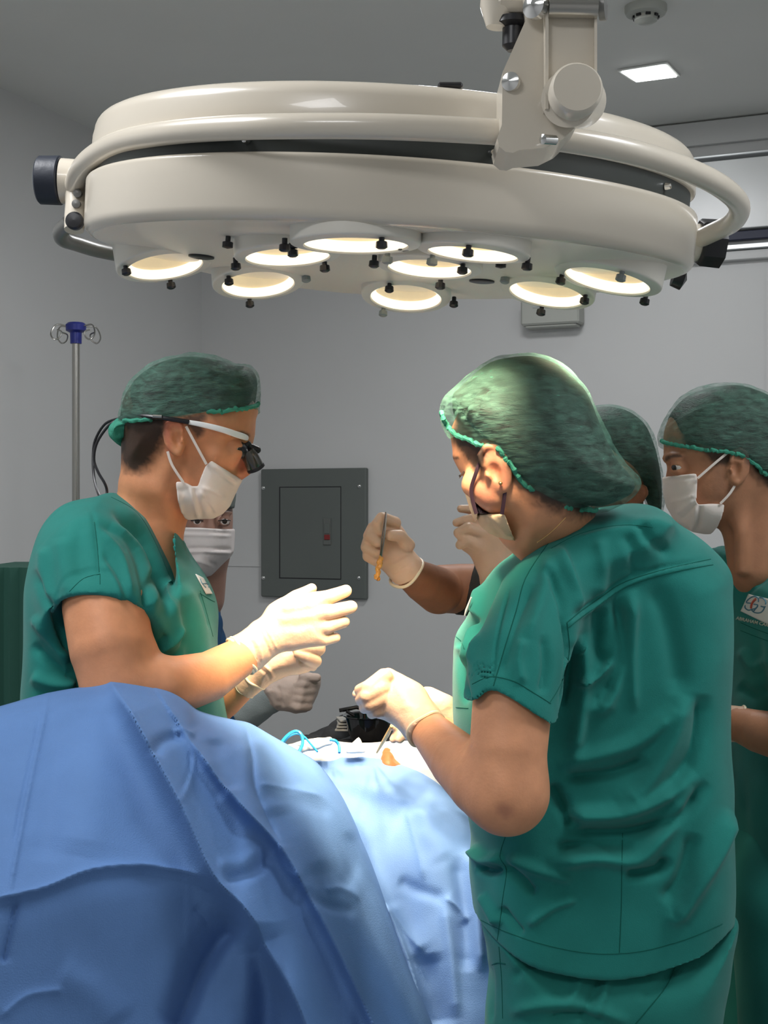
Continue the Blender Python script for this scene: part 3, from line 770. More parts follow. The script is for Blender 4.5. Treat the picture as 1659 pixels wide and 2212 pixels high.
SK1 = (0.66, 0.29, 0.145); SK2 = (0.66, 0.31, 0.165); SK3 = (0.33, 0.145, 0.075); SK4 = (0.46, 0.215, 0.118); SK5 = (0.27, 0.15, 0.11)
HAIRC = (0.022, 0.016, 0.013)
def paint(o, V, base, regs, root=None):
    C = np.tile(np.array(list(base)+[1.0]), (len(V), 1)); u, v = pj(V)
    nz = noise3(V, 320, 5)*0.5+noise3(V, 120, 6)*0.5
    for poly, col, soft, amt in regs:
        p = crom(poly, 3, True)
        d = sd_poly(np.stack([u, v], 1), p)
        k = np.clip(0.5-d/soft+nz*0.35, 0, 1)*amt
        C[:, :3] = C[:, :3]*(1-k[:, None])+np.array(col)*k[:, None]
    at = o.data.color_attributes.new('Col', 'FLOAT_COLOR', 'POINT')
    at.data.foreach_set('color', C.astype(np.float32).ravel())
def build(name, S, h, m, root, strokes=None, lump=None, rel=1, parent=None, regs=None, base=None, keep=False):
    V, Q = S.mesh(h)
    if rel: V = relax(V, Q, rel)
    if lump or strokes:
        N = vnormals(V, Q)
        if lump:
            for sc, amp, seed in lump: V = V+N*(noise3(V, sc, seed)*amp*0.001)[:, None]
        if strokes: V = fold(V, N, strokes)
    o = new_mesh(name, V, Q, m, root, parent=parent)
    if base is not None: paint(o, V, base, regs or [])
    if keep: o['_'] = 0; del o['_']; return o, V, Q
    return o
def ear(S, px, py, Y, hpx, tilt, face=1, side=-1, k=0.006):
    """ear on the near side of a head; hpx = half height in px, tilt in radians, face=+1 when looking right"""
    s = Y/F; h = hpx*s
    rot = (0, tilt, 0)
    S.u(ell(px, py, Y, h*0.56, 0.0075, h*0.98, (0, tilt, 0.30*face)), k)
    c, sn = math.cos(tilt), math.sin(tilt)
    def q(a, b): # a along width (towards the face +), b up, in units of hpx
        return px+(a*face*c+b*sn)*hpx, py-(b*c-a*face*sn)*hpx
    S.s(ell(*q(0.10, -0.10), Y-0.007, h*0.26, 0.0075, h*0.40, (0, tilt, 0)), 0.003)
    S.s(ell(*q(-0.05, 0.50), Y-0.0085, h*0.24, 0.0045, h*0.22, (0, tilt+0.4*face, 0)), 0.003)
    rim = [(0.42, 0.28), (0.36, 0.72), (0.0, 0.95), (-0.38, 0.75), (-0.52, 0.25), (-0.46, -0.25), (-0.22, -0.62), (0.02, -0.86)]
    S.u(chain([(*q(a, b), Y-0.004+0.0*a, hpx*0.105) for a, b in rim]), 0.004)
    S.u(chain([(*q(0.38, -0.12), Y-0.006, hpx*0.10), (*q(0.34, -0.26), Y-0.005, hpx*0.09)]), 0.003)   # tragus
    S.u(ell(*q(0.06, -0.78), Y-0.002, h*0.20, 0.006, h*0.20), 0.004)
    S.u(chain([(*q(-0.22, 0.45), Y-0.0035, hpx*0.07), (*q(-0.30, 0.0), Y-0.005, hpx*0.08), (*q(-0.10, -0.45), Y-0.004, hpx*0.08)]), 0.003)
def eyelid(S, c, d, r=0.0134, slit=0.0032, wide=0.013):
    """lids round an eyeball at c looking along d: a thin shell of skin with a slit"""
    c = np.array(c, float); d = np.array(d, float)/np.linalg.norm(d)
    o = Prim(); o.lo = c-r; o.hi = c+r; o.f = lambda V: np.linalg.norm(V-c, axis=1)-r; S.u(o, 0.005)
    side = np.cross(d, (0, 0, 1)); up = np.cross(side, d); p = c+d*r
    q = Prim(); q.lo = p-0.02; q.hi = p+0.02
    def f(V):
        w = V-p; a = np.stack([w@side/wide, w@up/slit, w@d/0.010], 1); k = np.sqrt((a**2).sum(1)); return (k-1)*slit
    q.f = f; S.s(q, 0.0008)
def bvh(V, Q): return BVHTree.FromPolygons([tuple(v) for v in V], [tuple(int(i) for i in q) for q in Q])
def hit(T, px, py):
    d = Vector(((px-CX)/F, 1, -(py-CY)/F)).normalized(); r = T.ray_cast(Vector((0, 0, CZ)), d, 6)
    return (r[0], r[1]) if r[0] is not None else (None, None)
def on_surface(T, pts, off=0.0006, step=5):
    p = crom(pts, 4) if len(pts) > 2 else np.array(pts, float); out = []
    for i in range(len(p)-1):
        n = max(1, int(np.linalg.norm(p[i+1]-p[i])/step))
        for k in range(n): out.append(p[i]+(p[i+1]-p[i])*k/n)
    out.append(p[-1]); res = []
    for q in out:
        a, n = hit(T, *q)
        if a is not None: res.append(a+n*off)
    return res
def seam(T, name, lines, m, root, parent, r=0.0007, off=0.0, n=5):
    if len(lines) > 1:
        for l in lines: seam(T, name, [l], m, root, parent, r, off, n)
        return
    g = Geo()
    for pts in lines:
        L = on_surface(T, pts, off); run = []
        for a in L:
            if run and (a-run[-1]).length > 0.03:
                if len(run) > 2: g.tube(run, r, n)
                run = []
            run.append(a)
        if len(run) > 2: g.tube(run, r, n)
    if g.V: return g.build(name, m, root, parent=parent)
def hair_cap(sk, region, Y, root, t=-0.0045):
    S = Solid(); S.u(inter(shell(sk, t), prism2(region, Y-0.07))); return build('hair', S, 0.0032, M_HAIR, root)
def shoes(root, pts, face=1, ang=0.0):
    for x, y in pts:
        S = Solid(); c, s = math.cos(ang)*face, math.sin(ang)
        def w(a, b, z): return (x+a*c-b*s, y+a*s+b*c, z)
        S.u(chain([w(-0.06, 0, 0.045)+(0.042,), w(0.02, 0, 0.045)+(0.045,), w(0.12, 0, 0.04)+(0.045,), w(0.16, 0, 0.036)+(0.036,)], world=True), 0.02)
        S.i(halfspace((0, 0, 0.003), (0, 0, -1)))
        S.s(chain([w(-0.045, 0, 0.11)+(0.03,), w(0.0, 0, 0.10)+(0.03,)], world=True), 0.01)
        build('shoe', S, 0.006, M_SHOE, root)
def legs(root, hip, feet, m=None, r=(0.12, 0.095, 0.085), cut=None, wy=0.09, h=0.007, lump=((14, 5, 2),), extra=None):
    """trousers from the hips (x, y, z) to the two feet (x, y)"""
    S = Solid(); hx, hy, hz = hip
    S.u(chain([(hx, hy-0.05, hz+0.04, r[0]), (hx, hy+0.05, hz+0.04, r[0])], world=True))
    for i, (x, y) in enumerate(feet):
        yy = hy+(-wy if i == 0 else wy)
        S.u(chain([(hx, yy, hz, r[0]), ((hx+x)/2, (yy+y)/2, hz*0.55, r[1]), (x, y, 0.11, r[2])], world=True), 0.02)
    S.i(halfspace((0, 0, 0.06), (0, 0, -1)))
    if cut: S.i(halfspace(*cut))
    return build('trousers', S, h, m or M_TROU, root, lump=list(lump), strokes=extra)

# ================================================================== surgeon with magnifiers (left)
Yh = 2.10
sg = thing('person', 'person at left in teal scrubs, green cap and white mask, wearing clip-on magnifiers, hands raised', 'person', (-0.38, 2.10, 0))
B = Solid()
SKULL = inflate([(262, 905), (275, 850), (320, 800), (400, 776), (480, 786), (525, 820), (540, 868), (541.5, 905), (539, 932), (535, 948), (530, 960), (470, 985), (400, 990), (330, 1010), (285, 1005), (268, 960)], Yh, 78, 0.076); B.u(SKULL)
B.u(inflate([(400, 890), (541, 880), (541, 905), (540, 930), (535, 948), (531, 962), (528, 990), (522, 1010), (518, 1030), (508, 1050), (498, 1075), (484, 1094), (462, 1104), (435, 1100), (400, 1085), (380, 1050), (372, 960)], Yh, 62, 0.062), 0.03)
B.u(chain([(528, 962, Yh, 9), (530, 990, Yh, 11), (530, 1014, Yh, 15), (522, 1020, Yh, 14)]), 0.012)
B.u(chain([(517, 1022, Yh-0.013, 8.5), (510, 1020, Yh-0.012, 7)]), 0.006)                              # nostril wing
B.s(ell(512, 968, Yh-0.046, 0.018, 0.016, 0.012), 0.016)                                              # eye socket
eyelid(B, P(506, 968, Yh-0.046), (0.8, -0.5, -0.15))
B.u(chain([(535, 941, Yh, 8), (524, 939, Yh-0.025, 8), (500, 944, Yh-0.045, 8)]), 0.012)                # brow
B.u(chain([(500, 990, Yh-0.045, 12), (470, 985, Yh-0.058, 14)]), 0.02)                                  # cheekbone
B.u(chain([(345, 975, Yh, 62), (322, 1050, Yh-0.01, 66), (318, 1110, Yh, 60), (310, 1180, Yh, 60)]), 0.03)
B.u(chain([(372, 1075, Yh, 38), (352, 1150, Yh, 42), (345, 1230, Yh, 45)]), 0.03)
B.u(chain([(375, 985, Yh-0.052, 14), (350, 1060, Yh-0.045, 12), (365, 1160, Yh-0.02, 10)]), 0.02)         # neck tendon
B.u(inflate([(235, 1095), (300, 1110), (350, 1180), (378, 1235), (400, 1300), (440, 1500), (420, 1700), (150, 1700), (110, 1400), (120, 1200)], 2.08, 90, 0.085), 0.03)
ear(B, 378, 946, Yh-0.079, 41, -0.16, 1)
arm1 = [(215, 1205, 1.98, 66), (228, 1310, 1.90, 92), (240, 1400, 1.87, 89), (262, 1490, 1.86, 80)]
fore1 = [(262, 1490, 1.86, 80), (350, 1488, 1.87, 67), (450, 1462, 1.92, 54), (528, 1414, 1.965, 41), (560, 1390, 1.975, 38)]
B.u(chain(arm1), 0.03)
B.u(chain(fore1), 0.008)
B.u(chain([(300, 1430, 1.885, 40), (262, 1480, 1.865, 60)]), 0.03)
B.u(chain([(360, 1350, 2.28, 70), (420, 1540, 2.22, 60), (490, 1522, 2.13, 28), (545, 1472, 2.09, 22), (580, 1450, 2.085, 20)]), 0.02)
B.u(chain([(620, 1360, 1.98, 18), (560, 1390, 1.975, 30)]), 0.01)
build('body', B, 0.0027, M_SKIN, sg, base=SK1, regs=[
    ([(245, 915), (250, 850), (320, 775), (480, 760), (545, 800), (548, 872), (500, 880), (440, 888), (360, 905)], HAIRC, 12, 0.95),
    ([(240, 890), (300, 885), (350, 890), (370, 895), (357, 940), (345, 970), (325, 1000), (300, 1020), (262, 1005)], HAIRC, 26, 0.95),
    ([(385, 905), (440, 890), (447, 900), (435, 915), (440, 930), (428, 945), (412, 930), (395, 912)], HAIRC, 12, 0.85),
    ([(500, 936), (520, 931), (538, 938), (537, 944), (520, 940), (503, 944)], HAIRC, 5, 0.8),
    ([(357, 912), (375, 903), (398, 912), (394, 930), (372, 925), (368, 990), (358, 960)], (0.62, 0.17, 0.10), 10, 0.6),
    ([(512, 990), (536, 990), (540, 1030), (515, 1036)], (0.55, 0.19, 0.13), 14, 0.6)])
# eye
g = Geo(); g.lathe([(0.0001, 0.012)]+rnd(0, 0, 0.012, hp, -hp, 10), axis_m(P(506, 968, Yh-0.046), (0.8, -0.5, 0)), 16); ey = g.build('eye', M_EYEW, sg)
g = Geo(); g.lathe([(0.0055, 0.0108), (0.003, 0.0121), (0.0001, 0.0125)], axis_m(P(506, 968, Yh-0.046), (0.8, -0.5, -0.25)), 16); g.build('iris', M_IRIS, sg, parent=ey)

# shirt
sh = Solid()
sh.u(inflate([(236, 1066), (262, 1071), (292, 1088), (318, 1117), (345, 1166), (366, 1212), (382.5, 1254), (386, 1230), (381, 1180), (378, 1146), (388, 1160), (404, 1196), (430, 1234), (452, 1276), (466, 1325), (470, 1400), (478, 1480), (485, 1560), (488, 1700), (482, 1900), (470, 2120), (300, 2170), (90, 2120), (66, 1900), (57, 1700), (56, 1560), (60, 1460), (68, 1350), (75, 1260), (86, 1206), (108, 1160), (148, 1118), (195, 1084)], 2.08, 92, 0.165, smooth=5))
sh.u(inter(chain([(165, 1165, 2.02, 70), (200, 1225, 1.95, 98), (222, 1330, 1.90, 111), (228, 1480, 1.88, 114)]), halfspace(P(222, 1333, 1.90), (-0.03, -0.60, -1))), 0.035)
sh.s(chain([(222, 1335, 1.90, 102), (228, 1480, 1.88, 107)]), 0.002)
ST = [([(190, 1090), (205, 1130), (215, 1250)], 5, -1.2, 'g'),
      ([(208, 1128), (270, 1160), (300, 1215), (318, 1300)], 9, -3.5, 'g'), ([(218, 1150), (262, 1200), (285, 1290)], 8, 3, 'g'),
      ([(222, 1190), (262, 1250), (282, 1310)], 7, -2.5, 'g'), ([(222, 1215), (250, 1262), (262, 1300)], 6, 2, 'g'),
      ([(240, 1130), (300, 1180), (325, 1250), (335, 1330)], 10, 5, 'g'), ([(262, 1125), (310, 1180), (335, 1240)], 8, -4, 'g'),
      ([(250, 1090), (300, 1130), (350, 1230), (372, 1330)], 10, 4, 'g'), ([(240, 1100), (300, 1160), (332, 1230), (350, 1300)], 8, -4, 'g'),
      ([(331, 1232), (322, 1270), (316, 1310), (330, 1310)], 9, -5, 'g'),
      ([(300, 1095), (345, 1165), (385, 1265)], 8, 2.5, 'r'),
      ([(350, 1250), (380, 1340), (385, 1430), (375, 1540)], 16, 5, 'g'), ([(392, 1290), (410, 1400), (412, 1550)], 16, -4, 'g'),
      ([(335, 1420), (370, 1390), (395, 1350)], 9, 5, 't'), ([(330, 1400), (350, 1382), (360, 1370)], 8, -3, 'g'),
      ([(360, 1440), (388, 1400), (400, 1370)], 10, -5, 'g'), ([(390, 1260), (430, 1340), (445, 1460)], 16, 4, 'g'),
      ([(78, 1230), (95, 1290), (125, 1350), (150, 1420)], 10, -6, 'g'), ([(72, 1330), (110, 1380), (150, 1430)], 12, 6, 'g'),
      ([(70, 1390), (110, 1430), (160, 1470)], 12, -5, 'g'), ([(68, 1460), (110, 1478), (165, 1480)], 14, 6, 'g'),
      ([(95, 1180), (92, 1240), (105, 1300)], 12, 4, 'g'), ([(130, 1160), (140, 1220), (150, 1290)], 18, 3, 'g'), ([(175, 1120), (170, 1190), (180, 1260)], 16, -2.5, 'g'),
      ([(428, 1180+100), (440, 1320), (448, 1360)], 5, -1.5, 'g')]
o, V, Q = build('shirt', sh, 0.0029, M_SCRUB, sg, ST, lump=[(9, 4, 3), (26, 1.2, 4)], keep=True)
T = bvh(V, Q)
seam(T, 'shirt_seam', [[(204, 1128), (210, 1180), (214, 1236)], [(216, 1240), (180, 1250), (150, 1278)], [(216, 1240), (216, 1262)]], M_SEAM, sg, o, 0.0006)
seam(T, 'neckline_band', [[(240, 1074), (285, 1098), (312, 1128), (338, 1178), (358, 1225), (376, 1268)]], M_SEAM, sg, o, 0.0006)
seam(T, 'pocket_seam', [[(432, 1276), (445, 1320), (460, 1375)], [(432, 1282), (455, 1296), (464, 1300)]], M_SEAM, sg, o, 0.0006)
def patch(T, name, poly, m, root, parent, off=0.0012, step=4):
    """cloth badge laid on the surface T inside a pixel outline"""
    poly = np.array(poly, float); lo = poly.min(0); hi = poly.max(0)
    nx = int((hi[0]-lo[0])/step)+2; ny = int((hi[1]-lo[1])/step)+2; g = Geo(); idx = {}
    a, b, c, d = poly[:4]
    nx = max(3, int(max(np.linalg.norm(b-a), np.linalg.norm(c-d))/step)); ny = max(3, int(max(np.linalg.norm(d-a), np.linalg.norm(c-b))/step))
    for j in range(ny+1):
        for i in range(nx+1):
            u, v = i/nx, j/ny; q = (a*(1-u)+b*u)*(1-v)+(d*(1-u)+c*u)*v
            p, n = hit(T, *q)
            if p is not None: idx[(i, j)] = len(g.V); g.V.append(tuple(p+n*off))
    for j in range(ny):
        for i in range(nx):
            k = [(i, j), (i, j+1), (i+1, j+1), (i+1, j)]
            if all(t in idx for t in k): g.F.append(tuple(idx[t] for t in k))
    ob = g.build(name, m, root, parent=parent)
    md = ob.modifiers.new('s', 'SOLIDIFY'); md.thickness = 0.0012; md.offset = 0
    return ob
M_BADGE = mat('white_badge', (0.75, 0.75, 0.70), 0.7); M_LOGOB = mat('badge_blue', (0.10, 0.25, 0.33), 0.7); M_LOGOR = mat('badge_red', (0.62, 0.12, 0.07), 0.7)
M_EMB = mat('pale_embroidery', (0.62, 0.64, 0.52), 0.7)
bd = patch(T, 'badge', [(421, 1241), (438, 1250), (457, 1283), (444, 1284)], M_BADGE, sg, o)
seam(T, 'badge_mark', [[(430, 1252), (434, 1262), (442, 1270)], [(436, 1262), (446, 1262), (448, 1270)]], M_LOGOB, sg, bd, 0.0007, 0.0022)

# cap
CP = [None]
def cap(name, outline, Y, R, Tt, root, band=None, cut=None, strokes=None, lump=None, h=0.0026, m=None, T2=None, mats=None, bandr=0.0032, rough=0.0):
    S = Solid(); CP[0] = inflate(outline, Y, R, Tt, smooth=5); S.u(CP[0])
    if cut: S.i(prism2(cut, Y-Tt*0.85))
    if T2: S.u(T2, 0.02)
    o, V, Q = build(name, S, h, m or M_CAP, root, strokes, lump, keep=True)
    if band:
        T = bvh(V, Q); L = []
        for q in crom(band, 12):
            for dy in range(0, 50, 2):
                a, nn = hit(T, q[0], q[1]-dy)
                if a is not None and a[1] < Y-0.01 and nn[1] < -0.12: L.append(a+nn*0.0006); break
        g = Geo(); run = []
        rng = random.Random(3)
        for i, a in enumerate(L):
            if run and (a-run[-1][0]).length > 0.03:
                if len(run) > 3: g.tube([r[0] for r in run], [r[1] for r in run], 8)
                run = []
            run.append((a+Vector((0, 0, 1))*rng.uniform(-1, 1)*0.0009, bandr*(1+0.18*math.sin(i*1.9)+rng.uniform(-.12, .12))))
        if len(run) > 3: g.tube([r[0] for r in run], [r[1] for r in run], 8)
        if g.V: g.build('cap_band', M_CAPB, root, parent=o)
    return o, V, Q
cp, cV, cQ = cap('cap', [(262, 910), (266, 880), (272, 850), (292, 815), (330, 786), (375, 769), (420, 765), (470, 772), (512, 784), (540, 788), (558, 808), (563, 838), (562, 866), (560, 900), (545, 960), (470, 1000), (340, 1000), (275, 960)], Yh, 80, 0.087, sg,
    cut=[(200, 912), (268, 911), (350, 910), (400, 903), (440, 896), (490, 889), (530, 884), (553, 881), (610, 880), (640, 700), (200, 700)],
    band=[(268, 908), (350, 908), (420, 899), (490, 887), (535, 881), (557, 874)],
    strokes=[([(440, 800), (480, 810), (520, 800)], 5, 3, 'g'), ([(450, 820), (490, 828), (535, 815)], 5, -3, 'g'), ([(470, 840), (505, 845), (548, 835)], 5, 3, 'g'), ([(480, 858), (520, 858), (556, 850)], 5, -3, 'g'), ([(500, 870), (530, 862), (558, 856)], 4, 3, 'g'), ([(460, 790), (490, 780), (520, 790)], 5, -2.5, 'g'), ([(524, 800), (535, 830), (540, 860)], 6, 3, 'g')],
    lump=[(45, 2.2, 1), (110, 1.2, 2), (15, 3, 8)])
S = Solid(); S.u(inflate([(262, 903), (300, 906), (350, 905), (358, 910), (345, 921), (315, 929), (285, 944), (266, 964), (250, 958), (239, 940), (242, 918)], Yh, 60, 0.078))
build('cap_back_flap', S, 0.0026, M_CAPB, sg, [([(245, 925), (280, 920), (340, 912)], 5, -3, 'g'), ([(250, 945), (275, 935), (300, 925)], 5, 3, 'g')], [(60, 2.5, 4)], parent=cp)
hair_cap(CP[0], [(180, 925), (262, 912), (345, 908), (355, 902), (400, 898), (440, 892), (500, 883), (530, 876), (545, 820), (570, 700), (180, 700)], Yh, sg)
# mask
def mask(name, outline, Y, R, Tt, root, m, strokes=(), h=0.0022, straps=(), sm=M_STRAPW, big=None, r=0.0022, smooth=1, slope=(0, 0), org=None, extra=None):
    S = Solid(); S.u(inflate(big or outline, Y, R, Tt, smooth=smooth, slope=slope, org=org))
    if big: S.i(prism2(outline, Y-Tt*0.95, smooth=1))
    if extra: S.u(extra, 0.01)
    o, V, Q = build(name, S, h, m, root, strokes, rel=1, keep=True)
    for st in straps:
        g = Geo(); pxtube(g, st, r, 6, 4, flat=0.5); g.build('strap', sm, root, parent=o)
    return o, V, Q
mask('mask', [(457, 994.5), (487, 1015), (518, 1038), (515.5, 1046), (506, 1070), (496, 1094), (479, 1112), (457, 1121.5), (431, 1121.5), (410, 1122.5), (392, 1124), (387.6, 1109), (383, 1075), (380, 1040), (396, 1041), (405, 1045), (414, 1050), (428, 1050), (434, 1031), (444, 1007)], Yh, 58, 0.072, sg, M_MASK,
    [([(457, 1004), (485, 1022), (514, 1044)], 3, 1.2, 'g'), ([(452, 1012), (482, 1030), (511, 1050)], 3, -1.2, 'g'), ([(432, 1052), (460, 1062), (490, 1078)], 6, 2.5, 't'), ([(430, 1058), (450, 1085), (470, 1108)], 6, 2.2, 't'),
     ([(414, 1052), (424, 1085), (433, 1120)], 5, 3.5, 's'), ([(440, 1070), (455, 1095), (462, 1115)], 5, -2, 'g'), ([(392, 1050), (396, 1085), (398, 1118)], 12, -2, 'g')],
    big=[(430, 940), (520, 960), (524, 1036), (516, 1050), (506, 1071), (496, 1094), (479, 1112), (457, 1122), (420, 1124), (380, 1128), (330, 1120), (310, 1040), (350, 980)],
    straps=[[(402, 921, Yh-0.083), (420, 955, Yh-0.082), (446, 1003, Yh-0.079)], [(362, 975, Yh-0.082), (372, 1005, Yh-0.081), (396, 1042, Yh-0.078)]])
# magnifier glasses
gl = thing('loupe_glasses', 'white-armed eyeglasses with dark clip-on magnifiers on the face of the person at left', 'eyeglasses', P(500, 960, Yh))
g = Geo(); q = crom([(408, 912, Yh-0.084), (440, 918, Yh-0.083), (480, 928, Yh-0.080), (510, 938, Yh-0.070), (528, 944, Yh-0.050), (536, 948, Yh-0.02), (538, 950, Yh)], 5)
g.tube([P(*a) for a in q], [0.0032+0.0014*math.sin(i/len(q)*3.1) for i in range(len(q))], 8, 0.5); g.build('temple_arm', M_HEAD, gl)
g = Geo(); g.tube([P(*a) for a in crom([(408, 912, Yh-0.084), (385, 908, Yh-0.088), (350, 903, Yh-0.091), (300, 898, Yh-0.078), (268, 902, Yh-0.05), (258, 905, Yh-0.01)], 4)], 0.0035, 8); g.build('head_strap', M_BLACK, gl)
g = Geo(); g.tube([P(330, 899, Yh-0.094), P(350, 900, Yh-0.094)], 0.003, 8); g.build('strap_buckle', M_STEEL, gl)
S = Solid()
for yy in (-0.032, 0.032):
    S.u(ell(519, 972, Yh+yy, 0.011, 0.020, 0.014, (0, -0.6, 0)), 0.004)
S.u(chain([(536, 958, Yh-0.025, 6), (538, 956, Yh+0.025, 6)]), 0.006)
S.u(chain([(545, 968, Yh-0.02, 9), (556, 972, Yh-0.02, 8)]), 0.003); S.u(chain([(540, 985, Yh-0.02, 5), (530, 975, Yh-0.02, 5)]), 0.003)
S.u(chain([(545, 968, Yh+0.02, 9), (556, 972, Yh+0.02, 8)]), 0.003)
build('lens_frame', S, 0.0014, M_BLACK, gl)
M_SMOKE = mat('smoky_lens_housing', (0.06, 0.055, 0.045), 0.12, 0.4, coat=1.0)
for yy in (-0.027, 0.027):
    g = Geo(); ax = Vector(P(549, 1010, Yh))-Vector(P(537, 985, Yh)); ax.y += 0.006 if yy < 0 else -0.006
    g.lathe([(0.0001, -0.016), (0.010, -0.016), (0.0125, -0.008), (0.0135, 0.012), (0.0125, 0.0145), (0.010, 0.0150), (0.0001, 0.013)], axis_m(P(544, 994, Yh+yy), ax), 24)
    mg = g.build('magnifier', M_SMOKE, gl)
    g = Geo(); g.lathe([(0.0132, 0.010), (0.0140, 0.0115), (0.0140, 0.0155), (0.0118, 0.0162)], axis_m(P(544, 994, Yh+yy), ax), 24, cap=False); g.build('magnifier_ring', M_BLACK, gl, parent=mg)
for k, pts in enumerate(([(262, 903, 2.1), (228, 915, 2.11), (206, 950, 2.12), (201, 985, 2.12), (203, 1030, 2.11), (213, 1068, 2.09), (224, 1085, 2.07)], [(258, 906, 2.09), (236, 918, 2.09), (210, 955, 2.09), (203, 992, 2.09), (212, 1020, 2.08), (226, 1044, 2.07), (231, 1062, 2.07), (228, 1085, 2.06)])):
    g = Geo(); pxtube(g, pts, 0.0021, 8, 5); g.build('cord', M_BLACK, gl)

# gloves of the left surgeon
def glove(name, S, root, strokes=None, m=None, h=0.0016, cuffs=(), lump=((60, 0.8, 3),), cr=0.0024):
    o, V, Q = build(name, S, h, m or M_GLOVE, root, strokes, list(lump), rel=1, keep=True)
    for c in cuffs:
        # rolled edge: a ring around the wrist (centre px,py,Y, axis, radius in px)
        px, py, Y, ax, rp = c; g = Geo(); M = axis_m(P(px, py, Y), ax); rr = rp*Y/F
        g.tube([M @ Vector((rr*math.cos(a)*1.0, rr*math.sin(a), 0.002*math.sin(3*a))) for a in np.linspace(0, 2*math.pi, 40, endpoint=False)], cr, 8, closed=True)
        g.build('rolled_cuff', M_CUFF, root, parent=o)
    return o
S = Solid()
S.u(inflate([(545, 1352), (562, 1338), (587, 1308), (612, 1294), (645, 1290), (680, 1282), (700, 1292), (712, 1325), (712, 1358), (704, 1390), (665, 1400), (634, 1406), (602, 1408), (580, 1421), (556, 1444), (538, 1420)], 1.98, 34, 0.019, smooth=4))
S.u(chain([(520, 1417, 1.965, 45), (548, 1398, 1.97, 42), (575, 1376, 1.975, 36)]), 0.015)
S.u(chain([(598, 1325, 1.99, 24), (640, 1290, 2.0, 16), (673, 1272, 2.01, 12)]), 0.010)
S.u(chain([(672, 1302, 1.978, 20), (712, 1289, 1.975, 15.5), (747, 1277, 1.98, 13.5)]), 0.006)
S.u(chain([(672, 1328, 1.974, 19), (710, 1323, 1.968, 15.5), (758, 1311, 1.972, 14)]), 0.003)
S.u(chain([(672, 1354, 1.976, 18), (708, 1355, 1.97, 15), (743, 1344, 1.975, 13)]), 0.003)
S.u(chain([(668, 1378, 1.98, 17), (700, 1382, 1.976, 13.5), (724, 1377, 1.98, 12)]), 0.003)
S.i(halfspace(P(520, 1418, 1.965), Vector(P(520, 1418, 1.965))-Vector(P(575, 1378, 1.965))))
glove('glove', S, sg, [([(560, 1360), (580, 1400), (585, 1418)], 3, -1, 'g'), ([(572, 1350), (590, 1385), (600, 1405)], 3, 0.8, 'g'), ([(548, 1375), (562, 1405), (566, 1430)], 3, 0.9, 'g'), ([(540, 1380), (552, 1405), (558, 1430)], 3, -0.9, 'g'),
    ([(600, 1340), (640, 1335), (680, 1330)], 10, 1.4, 'g'), ([(605, 1315), (640, 1310), (675, 1303)], 8, 1.4, 'g'), ([(610, 1370), (650, 1365), (680, 1356)], 10, 1.0, 'g')],
    cuffs=[(519, 1418, 1.965, Vector(P(575, 1378, 1.975))-Vector(P(520, 1417, 1.965)), 45), (525, 1414, 1.965, Vector(P(575, 1378, 1.975))-Vector(P(520, 1417, 1.965)), 44.5)])
S = Solid()
S.u(inflate([(560, 1450), (578, 1418), (620, 1392), (690, 1384), (702, 1393), (702, 1409), (689, 1420), (689, 1430), (676, 1447), (650, 1456), (610, 1461), (580, 1467), (565, 1478)], 2.085, 34, 0.030, smooth=4))
S.u(chain([(526, 1488, 2.10, 27), (548, 1467, 2.09, 29), (580, 1440, 2.088, 34)]), 0.012)
S.u(chain([(688, 1402, 2.062, 14), (664, 1402, 2.05, 12), (641, 1403, 2.052, 10)]), 0.002)
S.u(chain([(681, 1428, 2.06, 14.5), (662, 1421, 2.046, 12.5), (644, 1413, 2.048, 9.5)]), 0.002)
S.u(chain([(676, 1440, 2.066, 10), (655, 1434, 2.052, 9)]), 0.002)
S.i(halfspace(P(526, 1488, 2.10), Vector(P(526, 1488, 2.10))-Vector(P(560, 1456, 2.09))))
glove('glove', S, sg, [([(555, 1440), (575, 1455), (585, 1472)], 3, -1.2, 'g'), ([(562, 1432), (582, 1448), (592, 1466)], 3, 1.2, 'g')],
      cuffs=[(528, 1486, 2.10, Vector(P(560, 1456, 2.09))-Vector(P(526, 1488, 2.10)), 26), (550, 1464, 2.09, Vector(P(560, 1456, 2.09))-Vector(P(526, 1488, 2.10)), 31)], cr=0.0018)
legs(sg, (-0.40, 2.08, 0.86), [(-0.42, 1.98), (-0.38, 2.24)]); shoes(sg, [(-0.42, 1.98), (-0.38, 2.24)], 1)
# ================================================================== assistant behind, at left
Ya = 3.2
a2 = thing('person', 'person in navy scrubs and white mask, mostly hidden behind the person with magnifiers', 'person', (-0.42, 3.28, 0))
B = Solid()
B.u(inflate([(392, 1060), (400, 1010), (425, 985), (460, 985), (488, 1005), (498, 1040), (501, 1080), (502, 1140), (494, 1190), (470, 1225), (445, 1228), (415, 1200), (398, 1160), (390, 1110)], Ya, 55, 0.085))
B.u(chain([(457, 1120, Ya-0.085, 7), (457, 1143, Ya-0.087, 8)]), 0.02)
for ex in (427, 486): B.s(ell(ex, 1125, Ya-0.088, 0.019, 0.012, 0.011), 0.012); eyelid(B, P(ex, 1126, Ya-0.072), (0.05, -1, 0))
B.u(chain([(410, 1108, Ya-0.082, 5), (440, 1106, Ya-0.086, 6)]), 0.01); B.u(chain([(475, 1106, Ya-0.086, 6), (498, 1108, Ya-0.07, 5)]), 0.01)
B.u(chain([(440, 1200, Ya+0.02, 52), (430, 1290, Ya+0.03, 55)]), 0.03)
B.u(inflate([(330, 1280), (430, 1275), (455, 1310), (460, 1450), (450, 1700), (320, 1700), (300, 1400)], Ya+0.05, 50, 0.08), 0.03)
